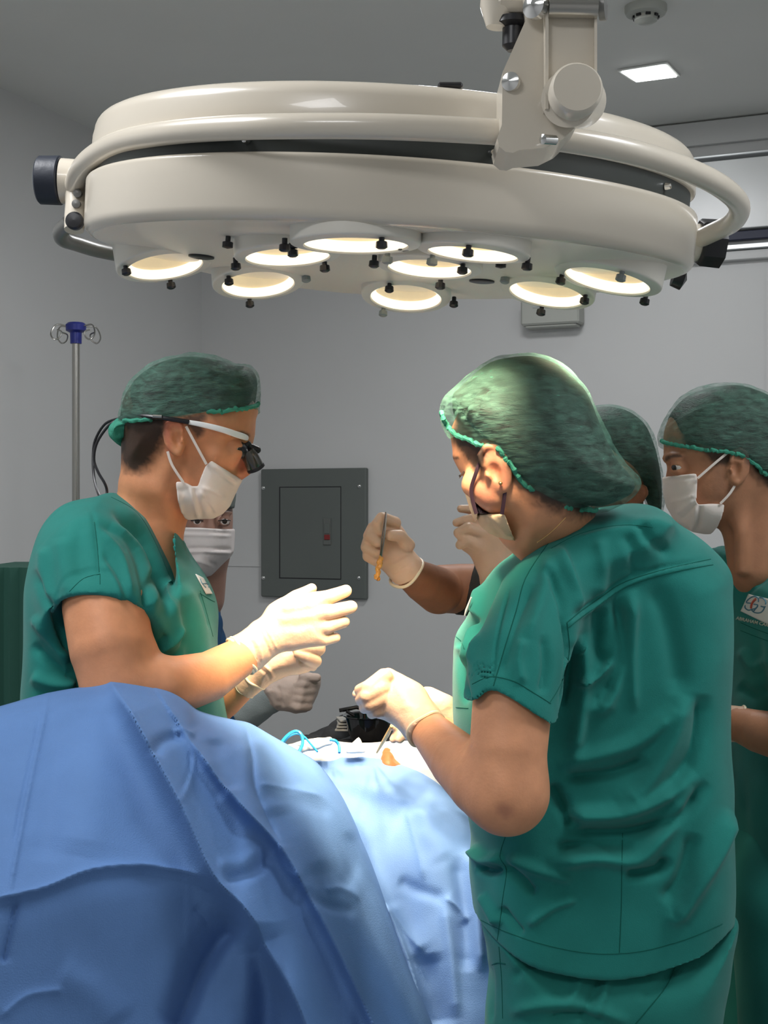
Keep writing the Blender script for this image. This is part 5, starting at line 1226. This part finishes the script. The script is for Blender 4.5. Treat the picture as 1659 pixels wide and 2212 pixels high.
sh.u(inter(chain([(1760, 1320, 2.18, 90), (1755, 1520, 2.10, 95)]), halfspace(P(1750, 1500, 2.1), (0, -0.1, -1))), 0.03)
o, V, Q = build('shirt', sh, 0.0035, M_SCRUB, mm, [([(1590, 1270), (1630, 1230), (1665, 1200)], 6, 2, 'r'), ([(1605, 1290), (1640, 1262), (1670, 1240)], 5, -2, 'g'), ([(1600, 1400), (1630, 1440), (1665, 1420)], 12, 4, 'g'), ([(1595, 1480), (1625, 1500), (1660, 1490)], 12, -4, 'g')], lump=[(10, 5, 3), (25, 1.5, 4)], keep=True)
T = bvh(V, Q)
seam(T, 'shirt_hem_stitch', [[(1602, 1982), (1640, 1982), (1690, 1982)]], M_SEAM, mm, o, 0.0007)
seam(T, 'pocket_seam', [[(1600, 1345), (1630, 1358), (1690, 1380)], [(1600, 1362), (1630, 1374), (1690, 1396)]], M_SEAM, mm, o, 0.0007)
bd = patch(T, 'badge', [(1619, 1284), (1690, 1300), (1672, 1354), (1602, 1320)], M_BADGE, mm, o, 0.0015)
def bq(u, v):   # u, v in the emblem crop (1589 x 2212 over 79 x 110 px)
    return (1580+u*0.04972, 1270+v*0.04973)
blue = [[(1180, 420), (1080, 370), (950, 400), (800, 500), (720, 600), (740, 650), (880, 665), (930, 680)], [(1040, 715), (1180, 740), (1210, 780), (1120, 880), (950, 930), (800, 965), (690, 900), (650, 820), (670, 760)],
        [(1240, 620), (1240, 480), (1180, 420)], [(1280, 430), (1400, 440), (1520, 540), (1560, 640), (1540, 720)], [(1350, 800), (1440, 830), (1540, 820)], [(950, 960), (1050, 1060), (1200, 1090), (1350, 1060), (1450, 960), (1500, 850)], [(1040, 1000), (1120, 900), (1210, 800)]]
seam(T, 'emblem_line', [[bq(*q) for q in l] for l in blue], M_LOGOB, mm, bd, 0.0011, 0.0026)
seam(T, 'emblem_stroke', [[bq(1130, 490), bq(1010, 620), bq(950, 750), bq(930, 890)]], M_LOGOR, mm, bd, 0.0020, 0.0030)
def text_on(T, body, px, py, hpx, ang, m, root, parent, name, off=0.001):
    cu = bpy.data.curves.new(name, 'FONT'); cu.body = body; cu.size = 1; cu.offset = 0.012; cu.resolution_u = 2
    ob = bpy.data.objects.new(name+'_tmp', cu); COL.objects.link(ob); dg = bpy.context.evaluated_depsgraph_get(); me = bpy.data.meshes.new_from_object(ob.evaluated_get(dg))
    g = Geo(); ok = []; c, s = math.cos(ang), math.sin(ang)
    for v in me.vertices:
        x, y = v.co.x*hpx*1.35, v.co.y*hpx*1.35; p, n = hit(T, px+x*c+y*s, py+x*s-y*c)
        ok.append(p is not None); g.V.append(tuple(p+n*off) if p is not None else (0, 0, 0))
    g.F = [tuple(f.vertices) for f in me.polygons if all(ok[i] for i in f.vertices)]
    bpy.data.objects.remove(ob)
    if g.F:
        n0 = len(g.V); o2 = g.build(name, m, root, parent=parent); md = o2.modifiers.new('s', 'SOLIDIFY'); md.thickness = 0.0008; md.offset = 0; return o2
text_on(T, 'ABRAHAM CARAC', 1591, 1338, 7.6, 0.225, M_EMB, mm, o, 'embroidered_lettering')
S = Solid(); S.u(chain([(1608, 1566, 2.168, 40), (1575, 1562, 2.20, 38), (1540, 1560, 2.22, 36)]), 0.01); S.u(inflate([(1480, 1530), (1550, 1525), (1560, 1600), (1490, 1610)], 2.22, 22, 0.03, smooth=3), 0.02)
for k in range(4): S.u(chain([(1500, 1538+k*20, 2.21, 12), (1470, 1542+k*19, 2.20, 11), (1455, 1548+k*17, 2.215, 9)]), 0.003)
S.u(chain([(1530, 1530, 2.2, 13), (1500, 1515, 2.195, 11)]), 0.004)
S.i(halfspace(P(1605, 1566, 2.168), (1, 0, -0.12)))
glove('glove', S, mm, cuffs=[(1604, 1566, 2.17, (1, -0.25, -0.1), 40)], h=0.0025)
px_ = P(1710, 0, 2.3)[0]
legs(mm, (px_, 2.32, 0.80), [(px_, 2.2), (px_+0.02, 2.44)], r=(0.115, 0.10, 0.09)); shoes(mm, [(px_, 2.2), (px_+0.02, 2.44)], -1)

# ================================================================== person behind the woman, holding the forceps
Yb = 2.45
pb = thing('person', 'person standing behind the big bouffant cap, holding up forceps in a gloved hand', 'person', (P(1330, 0, 2.62)[0], 2.66, 0))
B = Solid()
SKULL = inflate([(1225, 930), (1222, 975), (1212, 1010), (1220, 1050), (1235, 1095), (1270, 1110), (1340, 1100), (1385, 1060), (1405, 1000), (1395, 930), (1350, 890), (1280, 885), (1240, 900)], Yb, 75, 0.074); B.u(SKULL)
B.u(chain([(1330, 1060, Yb, 55), (1335, 1140, Yb+0.05, 55), (1330, 1220, Yb+0.12, 70)]), 0.03)
ear(B, 1370, 1073, Yb-0.068, 34, 0.9, -1)
B.u(inflate([(1180, 1200), (1330, 1180), (1450, 1230), (1470, 1500), (1460, 1800), (1170, 1800), (1150, 1400)], 2.62, 90, 0.11), 0.03)
B.u(chain([(1180, 1290, 2.52, 62), (1060, 1275, 2.49, 58), (990, 1272, 2.46, 54), (955, 1272, 2.44, 52)]), 0.02)
B.u(chain([(948, 1276, 2.415, 51), (915, 1258, 2.37, 44), (884, 1238, 2.33, 35), (865, 1218, 2.31, 30)]), 0.0)
B.u(chain([(1240, 1300, 2.56, 55), (1130, 1370, 2.42, 46), (1080, 1260, 2.34, 36), (1062, 1180, 2.30, 32)]), 0.02)
build('body', B, 0.0032, M_SKIN, pb, base=SK3)
cap('cap', [(1215, 930), (1240, 890), (1285, 875), (1325, 874), (1362, 886), (1396, 915), (1416, 960), (1428, 1010), (1433, 1060), (1429, 1112), (1405, 1106), (1388, 1075), (1370, 1060), (1300, 1040), (1220, 960)], Yb, 85, 0.086, pb, lump=[(40, 2, 1), (90, 0.8, 2)], h=0.0035)
hair_cap(CP[0], [(1240, 930), (1260, 990), (1350, 1050), (1380, 1110), (1500, 1100), (1500, 800), (1240, 800)], Yb, pb)
S = Solid(); S.u(inflate([(1195, 1045), (1250, 1035), (1280, 1060), (1270, 1110), (1225, 1115), (1205, 1090)], Yb, 40, 0.077, smooth=2)); build('mask', S, 0.004, M_MASK, pb)
sh = Solid(); sh.u(inflate([(1104, 1180), (1130, 1163), (1180, 1158), (1300, 1150), (1420, 1150), (1480, 1200), (1490, 1400), (1480, 1850), (1160, 1850), (1140, 1500), (1108, 1330), (1100, 1230)], 2.62, 100, 0.15, smooth=4))
build('shirt', sh, 0.006, M_SCRUB, pb, lump=[(12, 5, 3)])
S = Solid(); S.u(chain([(995, 1268, 2.465, 60), (1060, 1272, 2.49, 66), (1180, 1285, 2.53, 72)]), 0.02); S.i(halfspace(P(1008, 1262, 2.46), (-1, 0.0, 0.42)))
build('undershirt_sleeve', S, 0.003, M_UNDER, pb, lump=[(40, 1.5, 2)])
# hand with the forceps
S = Solid()
S.u(inflate([(815, 1122), (850, 1118), (872, 1142), (886, 1168), (889, 1198), (885, 1220), (850, 1236), (828, 1230), (808, 1215), (800, 1180)], 2.32, 30, 0.026, smooth=3))
S.u(chain([(888, 1244, 2.325, 41), (875, 1228, 2.315, 39), (855, 1205, 2.32, 32)]), 0.015)
S.u(chain([(852, 1130, 2.30, 15), (826, 1120, 2.285, 14), (814, 1132, 2.28, 12.5), (821, 1148, 2.28, 11.5)]), 0.004)
S.u(chain([(846, 1148, 2.30, 14), (806, 1140, 2.285, 13), (797, 1158, 2.28, 12.5), (817, 1172, 2.276, 11)]), 0.0025)
S.u(chain([(844, 1170, 2.31, 14), (798, 1164, 2.288, 13), (792, 1182, 2.285, 12.5), (814, 1196, 2.28, 10)]), 0.0025)
S.u(chain([(842, 1192, 2.31, 14), (796, 1188, 2.29, 12), (794, 1203, 2.29, 11), (816, 1216, 2.285, 9.5)]), 0.0025)
S.u(chain([(882, 1178, 2.30, 15), (864, 1158, 2.285, 13.5), (842, 1156, 2.275, 11.5)]), 0.004)
S.i(halfspace(P(876, 1234, 2.32), Vector(P(905, 1252, 2.34))-Vector(P(865, 1205, 2.31))))
glove('glove', S, pb, [([(840, 1225), (860, 1215), (886, 1200)], 4, 0.8, 'g'), ([(846, 1245), (866, 1232), (892, 1212)], 4, -0.8, 'g')], cuffs=[(878, 1236, 2.32, Vector(P(905, 1252, 2.34))-Vector(P(865, 1205, 2.31)), 41)], h=0.0018, cr=0.0028)
S = Solid()
S.u(inflate([(1000, 1150), (1030, 1125), (1070, 1120), (1100, 1140), (1108, 1190), (1090, 1240), (1044, 1247), (1026, 1217), (1013, 1197), (992, 1180)], 2.30, 34, 0.028, smooth=3))
S.u(chain([(1068, 1210, 2.31, 38), (1080, 1275, 2.34, 40)]), 0.015)
S.u(chain([(1075, 1118, 2.31, 14), (1040, 1103, 2.305, 12), (1012, 1100, 2.30, 10.5), (996, 1099, 2.30, 9)]), 0.004)
S.u(chain([(1060, 1138, 2.295, 15), (1022, 1122, 2.285, 13.5), (986, 1129, 2.285, 9.5)]), 0.0025)
S.u(chain([(1050, 1156, 2.285, 15), (1012, 1142, 2.272, 14), (991, 1151, 2.272, 12), (1002, 1166, 2.272, 10)]), 0.0025)
S.u(chain([(1046, 1182, 2.285, 15), (1010, 1168, 2.272, 13.5), (994, 1177, 2.272, 10.5)]), 0.0025)
glove('glove', S, pb, h=0.0018)
legs(pb, (P(1320, 0, 2.62)[0], 2.64, 0.84), [(0.42, 2.56), (0.44, 2.80)], h=0.009); shoes(pb, [(0.42, 2.56), (0.44, 2.80)], -1)
fc = thing('forceps', 'thin steel forceps held upright in the raised gloved hand, tip wet with yellow', 'forceps', P(822, 1215, 2.268))
M_YEL = mat('wet_yellow_tissue', (0.75, 0.33, 0.05), 0.15, var=0.4, vscale=150, bump=0.6, bscale=300, sss=0.2, coat=1.0)
g = Geo(); pxtube(g, [(834, 1106, 2.272), (831, 1150, 2.266), (825, 1195, 2.266), (822, 1222, 2.268)], [0.0016]*13, 6, 4); g.build('blade', M_STEEL, fc)
g = Geo(); pxtube(g, [(834, 1106, 2.272), (827, 1150, 2.270), (822, 1195, 2.268), (820, 1222, 2.268)], [0.0014]*13, 6, 4); g.build('blade', M_STEEL, fc)
S = Solid(); rng = random.Random(5)
for i in range(16): S.u(ell(822-i*0.55+rng.uniform(-3, 3), 1205+i*3.0, 2.266+rng.uniform(-.002, .002), 0.0036, 0.003, 0.0042), 0.0015)
ts = build('tissue_sample', S, 0.0009, M_YEL, None, lump=[(300, 0.8, 1)])
tag(ts, 'glistening orange-yellow piece of tissue gripped at the tip of the upright forceps', 'tissue')

# ================================================================== drapes
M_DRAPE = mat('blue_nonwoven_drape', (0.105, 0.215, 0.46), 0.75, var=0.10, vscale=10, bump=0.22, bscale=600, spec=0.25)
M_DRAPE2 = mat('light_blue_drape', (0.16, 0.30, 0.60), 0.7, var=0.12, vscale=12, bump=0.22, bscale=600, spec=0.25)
def drape(name, label, top, right, left_x, Yfun, ybot, m, strokes, root, step=4, over=0.08, back=0.05, lump=(), rnd_h=60, nb=10):
    """hanging sheet: starts behind a crest line `top` (px, py, depth), falls towards the viewer; `right` is its right border (px at py)"""
    top = crom(top, 6); right = np.array(right, float)
    x0, x1 = left_x, right[:, 0].max()
    ys = np.concatenate([np.linspace(0, 1, int((ybot-top[:, 1].min())/step))])
    rows = []; nx = int((x1-x0)/step)
    V = []; n = len(ys)
    def rx(py): return np.interp(py, right[:, 1], right[:, 0])
    for j, t in enumerate(ys):
        for i in range(nx+1):
            u = i/nx
            # column foot runs between left and right border
            px = x0+(x1-x0)*u
            yt = np.interp(px, top[:, 0], top[:, 1]); py = yt+(ybot-yt)*t
            lim = rx(py); pxx = x0+(lim-x0)*u if False else min(px, 1e9)
            Yt = np.interp(px, top[:, 0], top[:, 2]); Y = Yfun(px, py, yt, Yt)
            s = min(1, (py-yt)/rnd_h); Y += over*(1-math.sqrt(max(0, 1-(1-s)**2)))
            V.append((px, py, Y))
    V = np.array(V); W = np.stack([(V[:, 0]-CX)/F*V[:, 2], V[:, 2], CZ-(V[:, 1]-CY)/F*V[:, 2]], 1)
    N = np.zeros_like(W)
    D = np.zeros(len(V))
    for pts, wd, amp, kind in strokes:
        p = crom(pts, 4) if len(pts) > 2 else np.array(pts, float)
        d, s, t = pl_dist(V[:, 0], V[:, 1], p); q = d/wd; fade = np.clip(np.sin(np.clip(t, 0, 1)*math.pi)*2.5+0.05, 0, 1)
        if kind == 'g': k = np.exp(-q*q)
        elif kind == 't': k = np.exp(-q*1.2)
        elif kind == 's': k = s*q*np.exp(-q*q*0.7)*1.3
        elif kind == 'p': k = np.where(s > 0, np.exp(-q), np.exp(-q*5)); fade = np.clip(np.minimum(t*6+0.3, (1-t)*8+1), 0, 1)
        elif kind == 'q': k = np.where(s < 0, np.exp(-q), np.exp(-q*5)); fade = np.clip(np.minimum(t*6+0.3, (1-t)*8+1), 0, 1)
        D += k*fade*amp*0.001
    for sc, amp, seed in lump: D += noise3(W, sc, seed)*amp*0.001
    W[:, 1] -= D; W[:, 0] -= D*(V[:, 0]-CX)/F; W[:, 2] += D*(V[:, 1]-CY)/F+D*0.25
    Q = []; keep = V[:, 0] <= rx(V[:, 1])+step
    m1 = nx+1
    for j in range(n-1):
        for i in range(nx):
            q = (j*m1+i, j*m1+i+1, (j+1)*m1+i+1, (j+1)*m1+i)
            if all(keep[k] for k in q): Q.append(q)
    # back side falling away behind the crest
    base = len(W); rowsb = [W[:m1]]
    for b in range(1, nb+1):
        t = b/nb; r = W[:m1].copy(); r[:, 1] += back*t; r[:, 2] -= 0.28*t*t+0.02*t; rowsb.append(r)
    Wb = np.concatenate(rowsb[1:]); W = np.concatenate([W, Wb])
    for b in range(nb):
        for i in range(nx):
            a = i if b == 0 else base+(b-1)*m1+i; c = base+b*m1+i
            if keep[i+1]: Q.append((a, c, c+1, a+1))
    # lower fall to near the floor
    lastrow = [(n-1)*m1+i for i in range(m1)]; base2 = len(W); L = W[lastrow]
    ext = []
    for b in range(1, 9):
        r = L.copy(); t = b/8; r[:, 2] = L[:, 2]*(1-t)+0.12*t; r[:, 1] -= 0.10*math.sin(t*1.5); r[:, 1] += 0.015*np.sin(L[:, 0]*30+b*0.3)*t; ext.append(r)
    W = np.concatenate([W]+ext)
    for b in range(8):
        for i in range(nx):
            a = lastrow[i] if b == 0 else base2+(b-1)*m1+i; a1 = lastrow[i+1] if b == 0 else a+1; c = base2+b*m1+i
            if keep[lastrow[i+1]]: Q.append((a, a1, c+1, c))
    used = np.unique(np.array(Q)); mp = np.full(len(W), -1); mp[used] = np.arange(len(used))
    return new_mesh(name, W[used], mp[np.array(Q)], m, root)
dr = thing('surgical_drape', 'large blue surgical drape tented over the table in the foreground, with sharp folds', 'drape', (-0.2, 1.75, 0))
def Y1(px, py, yt, Yt):
    tc = np.interp(px, [-50, 0, 96, 198, 307, 396, 460, 560, 700, 900], [1945, 1938, 1918, 1880, 1870, 1888, 1925, 2030, 2250, 2500])-yt; t = py-yt
    e = t-tc; t = t if e < -20 else (tc-20+(e+20)*(1-0.0175*(e+20)) if e < 20 else tc-8+(e-20)*0.12)
    return Yt-0.40*(1-math.exp(-t/380.0))
top1 = [(-220, 1590, 1.70), (-100, 1555, 1.72), (0, 1527, 1.74), (100, 1499, 1.76), (190, 1484, 1.77), (245, 1482, 1.78), (300, 1489, 1.79), (360, 1501, 1.80), (400, 1522, 1.81), (430, 1545, 1.82), (500, 1560, 1.85), (540, 1568, 1.86), (590, 1596, 1.89), (650, 1628, 1.92), (690, 1656, 1.94), (730, 1710, 1.95), (760, 1765, 1.95), (790, 1830, 1.95), (830, 1930, 1.93), (880, 2070, 1.90), (930, 2200, 1.86), (980, 2330, 1.84)]
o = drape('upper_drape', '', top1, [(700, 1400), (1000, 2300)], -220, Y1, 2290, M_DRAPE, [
    ([(235, 1470), (250, 1510), (320, 1638), (396, 1779), (460, 1919), (524, 1985), (575, 2060), (639, 2188), (680, 2300)], 100, 62, 'q'),
    ([(395, 1600), (420, 1640), (473, 1715), (530, 1779), (600, 1850), (665, 1958), (722, 2066), (800, 2230), (830, 2300)], 70, 48, 'q'),
    ([(524, 1985), (470, 2020), (420, 2100), (370, 2230)], 30, -34, 'g'), ([(560, 2020), (580, 2120), (560, 2250)], 40, -34, 'g'),
    ([(530, 1572), (545, 1640), (552, 1715), (580, 1790), (605, 1840)], 12, -12.6, 't'), ([(545, 1600), (575, 1700), (600, 1780)], 40, 8.4, 'g'),
    ([(-40, 1948), (0, 1938), (96, 1917), (198, 1878), (307, 1869), (396, 1887), (450, 1915)], 9, 8.1, 't'), ([(-40, 1970), (96, 1945), (198, 1905), (307, 1895), (396, 1915)], 28, -4.2, 'g'),
    ([(105, 1490), (98, 1540), (77, 1632), (55, 1740), (38, 1830), (19, 1938)], 6, 4.5, 't'), ([(90, 1540), (70, 1632), (46, 1740), (30, 1830)], 5, -2.4, 'g'), ([(40, 1938), (20, 2010), (5, 2080)], 10, -9, 't'),
    ([(0, 1549), (60, 1542), (130, 1540), (190, 1533)], 5, 2.7, 't'), ([(418, 1630), (418, 1670), (400, 1740), (385, 1765)], 6, 4.5, 't'), ([(410, 1640), (412, 1680), (395, 1730)], 5, -2.4, 'g'),
    ([(395, 1600), (350, 1625), (330, 1660)], 14, -9.6, 'g'), ([(375, 1600), (395, 1597), (420, 1610)], 9, 9, 't'), ([(462, 1610), (475, 1690), (500, 1740)], 26, -8.4, 'g'),
    ([(480, 1925), (540, 1900), (580, 1860)], 14, -9.6, 'g'), ([(470, 1890), (520, 1880), (560, 1850)], 16, 4.8, 'g'), ([(600, 1850), (620, 1900), (650, 1930)], 16, 9, 't'),
    ([(640, 1700), (660, 1800), (700, 1900)], 34, 8.4, 'g'), ([(555, 1710), (620, 1715), (700, 1725)], 7, 5.4, 't'), ([(560, 1735), (640, 1742), (720, 1760)], 16, -3.6, 'g'),
    ([(760, 1800), (765, 1870), (740, 1930)], 18, -9.6, 'g'), ([(650, 1950), (700, 1975), (770, 1975)], 14, -7.2, 'g'), ([(700, 1940), (740, 1930), (780, 1950)], 12, 7.2, 't'),
    ([(120, 2100), (200, 2140), (260, 2212)], 40, 6, 'g'), ([(0, 2200), (60, 2150), (140, 2140)], 12, 5.4, 't'), ([(420, 1960), (440, 1980), (450, 2000)], 8, -4.5, 't'),
    ([(250, 1560), (200, 1700), (170, 1850)], 60, 6, 'g'), ([(130, 1600), (110, 1740), (90, 1860)], 30, -3.6, 'g')], dr, lump=[(4, 7, 3), (14, 1.5, 5), (45, 0.5, 6)])
def Y2(px, py, yt, Yt): return Yt-0.20*(1-math.exp(-(py-yt)/300.0))
top2 = [(540, 1660, 2.06), (600, 1640, 2.08), (660, 1625, 2.09), (720, 1618, 2.09), (780, 1618, 2.09), (830, 1625, 2.08), (880, 1645, 2.07), (930, 1676, 2.05), (980, 1715, 2.04), (1030, 1760, 2.03), (1110, 1800, 2.03)]
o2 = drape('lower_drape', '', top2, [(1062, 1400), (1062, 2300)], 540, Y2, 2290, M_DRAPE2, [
    ([(735, 1730), (773, 1811), (824, 1938), (882, 2079), (925, 2230)], 60, 24, 'p'), ([(660, 1655), (760, 1660), (850, 1680), (940, 1730), (1010, 1790)], 22, -7.2, 'g'), ([(650, 1690), (760, 1690), (860, 1720), (960, 1770)], 24, 7.2, 'g'),
    ([(770, 1640), (772, 1700)], 5, 2.7, 't'), ([(878, 1750), (900, 1830), (915, 1900)], 9, 4.5, 't'), ([(850, 1740), (1000, 1745), (1050, 1760)], 12, -3.6, 'g'),
    ([(835, 1960), (880, 2020), (915, 2060)], 18, 10.8, 't'), ([(920, 2060), (935, 2140), (950, 2220)], 28, -10.8, 'g'), ([(960, 1940), (990, 1960), (1010, 1990)], 12, 7.2, 't'), ([(985, 1850), (1000, 1950), (1010, 2100)], 16, -8.4, 'g'), ([(960, 1950), (975, 2060), (985, 2200)], 14, 7.2, 'g'),
    ([(1010, 1830), (1030, 1930), (1040, 2100)], 12, 8.4, 'g'), ([(860, 1900), (900, 1920), (960, 1940)], 14, -4.8, 'g'), ([(895, 1740), (930, 1800), (960, 1860)], 26, 4.2, 'g')], dr, lump=[(7, 8, 3), (20, 3, 5), (45, 0.8, 6)], rnd_h=45, over=0.08)

# operating table beneath the drape
tb = thing('operating_table', 'operating table hidden under the blue surgical drape', 'table', (0.0, 2.05, 0))
M_PAD = mat('black_table_pad', (0.03, 0.03, 0.035), 0.5)
g = Geo(); g.box((0.03, 2.34, 0.74), (0.34, 0.32, 0.08), bev=0.02); g.build('mattress', M_PAD, tb)
g = Geo(); g.box((0.03, 2.34, 0.68), (0.32, 0.30, 0.05), bev=0.01); g.build('table_frame', M_STEEL, tb)
g = Geo(); g.box((0.03, 2.34, 0.38), (0.16, 0.16, 0.58), bev=0.02); g.build('column', M_STEEL, tb)
g = Geo(); g.box((0.03, 2.34, 0.05), (0.3, 0.3, 0.09), bev=0.02); g.build('base', M_GREYMET, tb)

# white drape on the field, patient skin, towel peak, gauze and blue tubing
M_WHITE = mat('white_field_drape', (0.85, 0.86, 0.84), 0.7, var=0.03, bump=0.2, bscale=80)
def sheet(name, m, pts, t=0.012, h=0.004, R=10, lump=((60, 2, 1),), root=None, Y=2.1):
    S = Solid(); S.u(inflate(pts, Y, R, t, smooth=3)); return build(name, S, h, m, root, lump=list(lump))
o = sheet('white_drape', M_WHITE, [(590, 1626), (640, 1612), (700, 1606), (780, 1612), (840, 1606), (900, 1608), (940, 1625), (975, 1680), (1010, 1760), (960, 1760), (900, 1690), (830, 1660), (700, 1650), (600, 1660)], 0.07, 0.004, 20, Y=2.16); tag(o, 'overexposed white drape around the open field beside the blue drape', 'drape')
S = Solid(); S.u(inflate([(810, 1650), (820, 1628), (835, 1618), (850, 1624), (868, 1642), (885, 1664), (860, 1680), (825, 1670)], 2.12, 22, 0.05, smooth=3)); o = build('patient_skin', S, 0.003, M_SKIN, None, lump=[(80, 1.5, 2)], base=(0.50, 0.14, 0.055)); tag(o, 'small mound of bare patient skin showing at the opening of the drapes', 'patient')
o = sheet('folded_towel', M_WHITE, [(748, 1618), (768, 1600), (776, 1594), (784, 1612), (790, 1626), (750, 1628)], 0.012, 0.002, 8, Y=2.08); tag(o, 'small pointed fold of white towel standing up on the field', 'towel')
o = sheet('gauze_pad', M_WHITE, [(604, 1618), (640, 1604), (700, 1594), (716, 1592), (718, 1608), (680, 1618), (620, 1636), (606, 1634)], 0.02, 0.002, 7, Y=2.06); tag(o, 'bright white folded gauze pad lying behind the blue tubing', 'gauze')
M_TUBE = mat('light_blue_tubing', (0.03, 0.36, 0.72), 0.35, coat=0.3)
g = Geo(); pxtube(g, [(596, 1640, 2.0), (606, 1608, 2.01), (622, 1588, 2.02), (638, 1580, 2.03), (650, 1586, 2.03), (654, 1604, 2.02), (646, 1624, 2.01), (636, 1640, 2.0)], 0.0026, 8, 6)
o = g.build('blue_tube_loop', M_TUBE); tag(o, 'light blue tube arching up in a loop at the left end of the field', 'tube')
g = Geo(); pxtube(g, [(600, 1636, 2.02), (616, 1600, 2.03), (636, 1586, 2.04), (655, 1590, 2.04), (672, 1608, 2.03), (686, 1624, 2.02)], 0.0016, 8, 6)
o = g.build('thin_blue_tube', M_TUBE); tag(o, 'thin blue tube crossing under the blue tube loop toward the right', 'tube')
g = Geo(); pxtube(g, [(712, 1598, 2.03), (724, 1600, 2.03), (732, 1610, 2.03), (733, 1626, 2.02)], 0.0022, 8, 6)
o = g.build('blue_tube_end', M_TUBE); tag(o, 'short bent blue tube at the right end of the gauze pad', 'tube')
M_SWAB = mat('amber_stick', (0.80, 0.45, 0.12), 0.35)
g = Geo(); g.tube([P(846, 1568, 1.945), P(836, 1588, 1.975), P(822, 1612, 2.02), (P(814, 1626, 2.045))], [0.0022, 0.003, 0.0022, 0.0014], 8)
o = g.build('amber_instrument', M_SWAB); tag(o, 'thin amber instrument in the low gloved hand pointing down at the skin', 'instrument')

# instrument table behind with black cloth, bowl and tray
it = thing('instrument_table', 'low instrument stand covered in black cloth behind the field', 'table', (P(800, 0, 2.75)[0], 2.75, 0))
M_BCLOTH = mat('black_wrap_cloth', (0.025, 0.026, 0.028), 0.8, var=0.3, vscale=20, bump=0.4, bscale=60)
zt = P(0, 1592, 2.6)[2]; xl, xr = P(640, 0, 2.65)[0], P(960, 0, 2.65)[0]
S = Solid(); S.u(inflate([(640, 1630), (665, 1608), (690, 1598), (720, 1592), (900, 1590), (960, 1600), (975, 1700), (640, 1700)], 2.72, 14, 0.20, smooth=2)); cl = build('black_cloth', S, 0.006, M_BCLOTH, it, lump=[(20, 8, 1), (60, 2, 2)])
g = Geo(); g.box(((xl+xr)/2, 2.72, 0.93), (0.26, 0.34, 0.02), bev=0.004); g.build('tray_top', M_STEEL, it)
for sx in (-0.11, 0.11): g = Geo(); g.tube([((xl+xr)/2+sx, 2.72, 0.93), ((xl+xr)/2+sx, 2.72, 0.04)], 0.012, 12); g.build('leg', M_STEEL, it)
g = Geo(); g.box(((xl+xr)/2, 2.72, 0.03), (0.34, 0.42, 0.04), bev=0.01); g.build('base', M_STEEL, it)
M_GLOSSB = mat('gloss_black_steel', (0.02, 0.02, 0.022), 0.08, 0.6, coat=1.0)
c = P(797, 1600, 2.62)
g = Geo(); g.lathe([(0.022, 0), (0.034, 0.004), (0.040, 0.020), (0.045, 0.045), (0.049, 0.047), (0.049, 0.049), (0.043, 0.047), (0.037, 0.020), (0.0001, 0.006)], Matrix.Translation(Vector((c[0], c[1], c[2]))), 40)
o = g.build('metal_bowl', M_GLOSSB); tag(o, 'shiny black steel bowl on the black cloth behind the clenched gloved hand', 'bowl')
g = Geo(); c = P(752, 1560, 2.66)
for k in range(4): g.box((c[0]+0.001*k, c[1], c[2]-0.012+k*0.006), (0.045, 0.05, 0.004), Matrix.Rotation(0.1*k-0.1, 3, 'Z'), 0.001)
o = g.build('stacked_gauze', mat('grey_gauze', (0.35, 0.34, 0.31), 0.9)); o['kind'] = 'stuff'; tag(o, 'small stack of pale gauze sheets beside the black steel bowl', 'gauze')
S = Solid(); S.u(inflate([(655, 1596), (690, 1584), (715, 1562), (735, 1548), (760, 1552), (775, 1590), (760, 1606), (680, 1608)], 2.76, 16, 0.05, smooth=3)); o = build('crumpled_cloth', S, 0.004, M_BCLOTH, None, lump=[(30, 8, 1), (80, 3, 2)]); tag(o, 'crumpled dark grey cloth heap left of the black steel bowl', 'cloth')
g = Geo(); g.tube([P(733, 1535, 2.62), P(770, 1528, 2.62), P(800, 1534, 2.62)], 0.004, 8); g.tube([P(748, 1536, 2.61), P(765, 1546, 2.61)], 0.003, 8)
o = g.build('clamp', M_GLOSSB); tag(o, 'dark metal clamp lying across the rim of the black steel bowl', 'clamp')
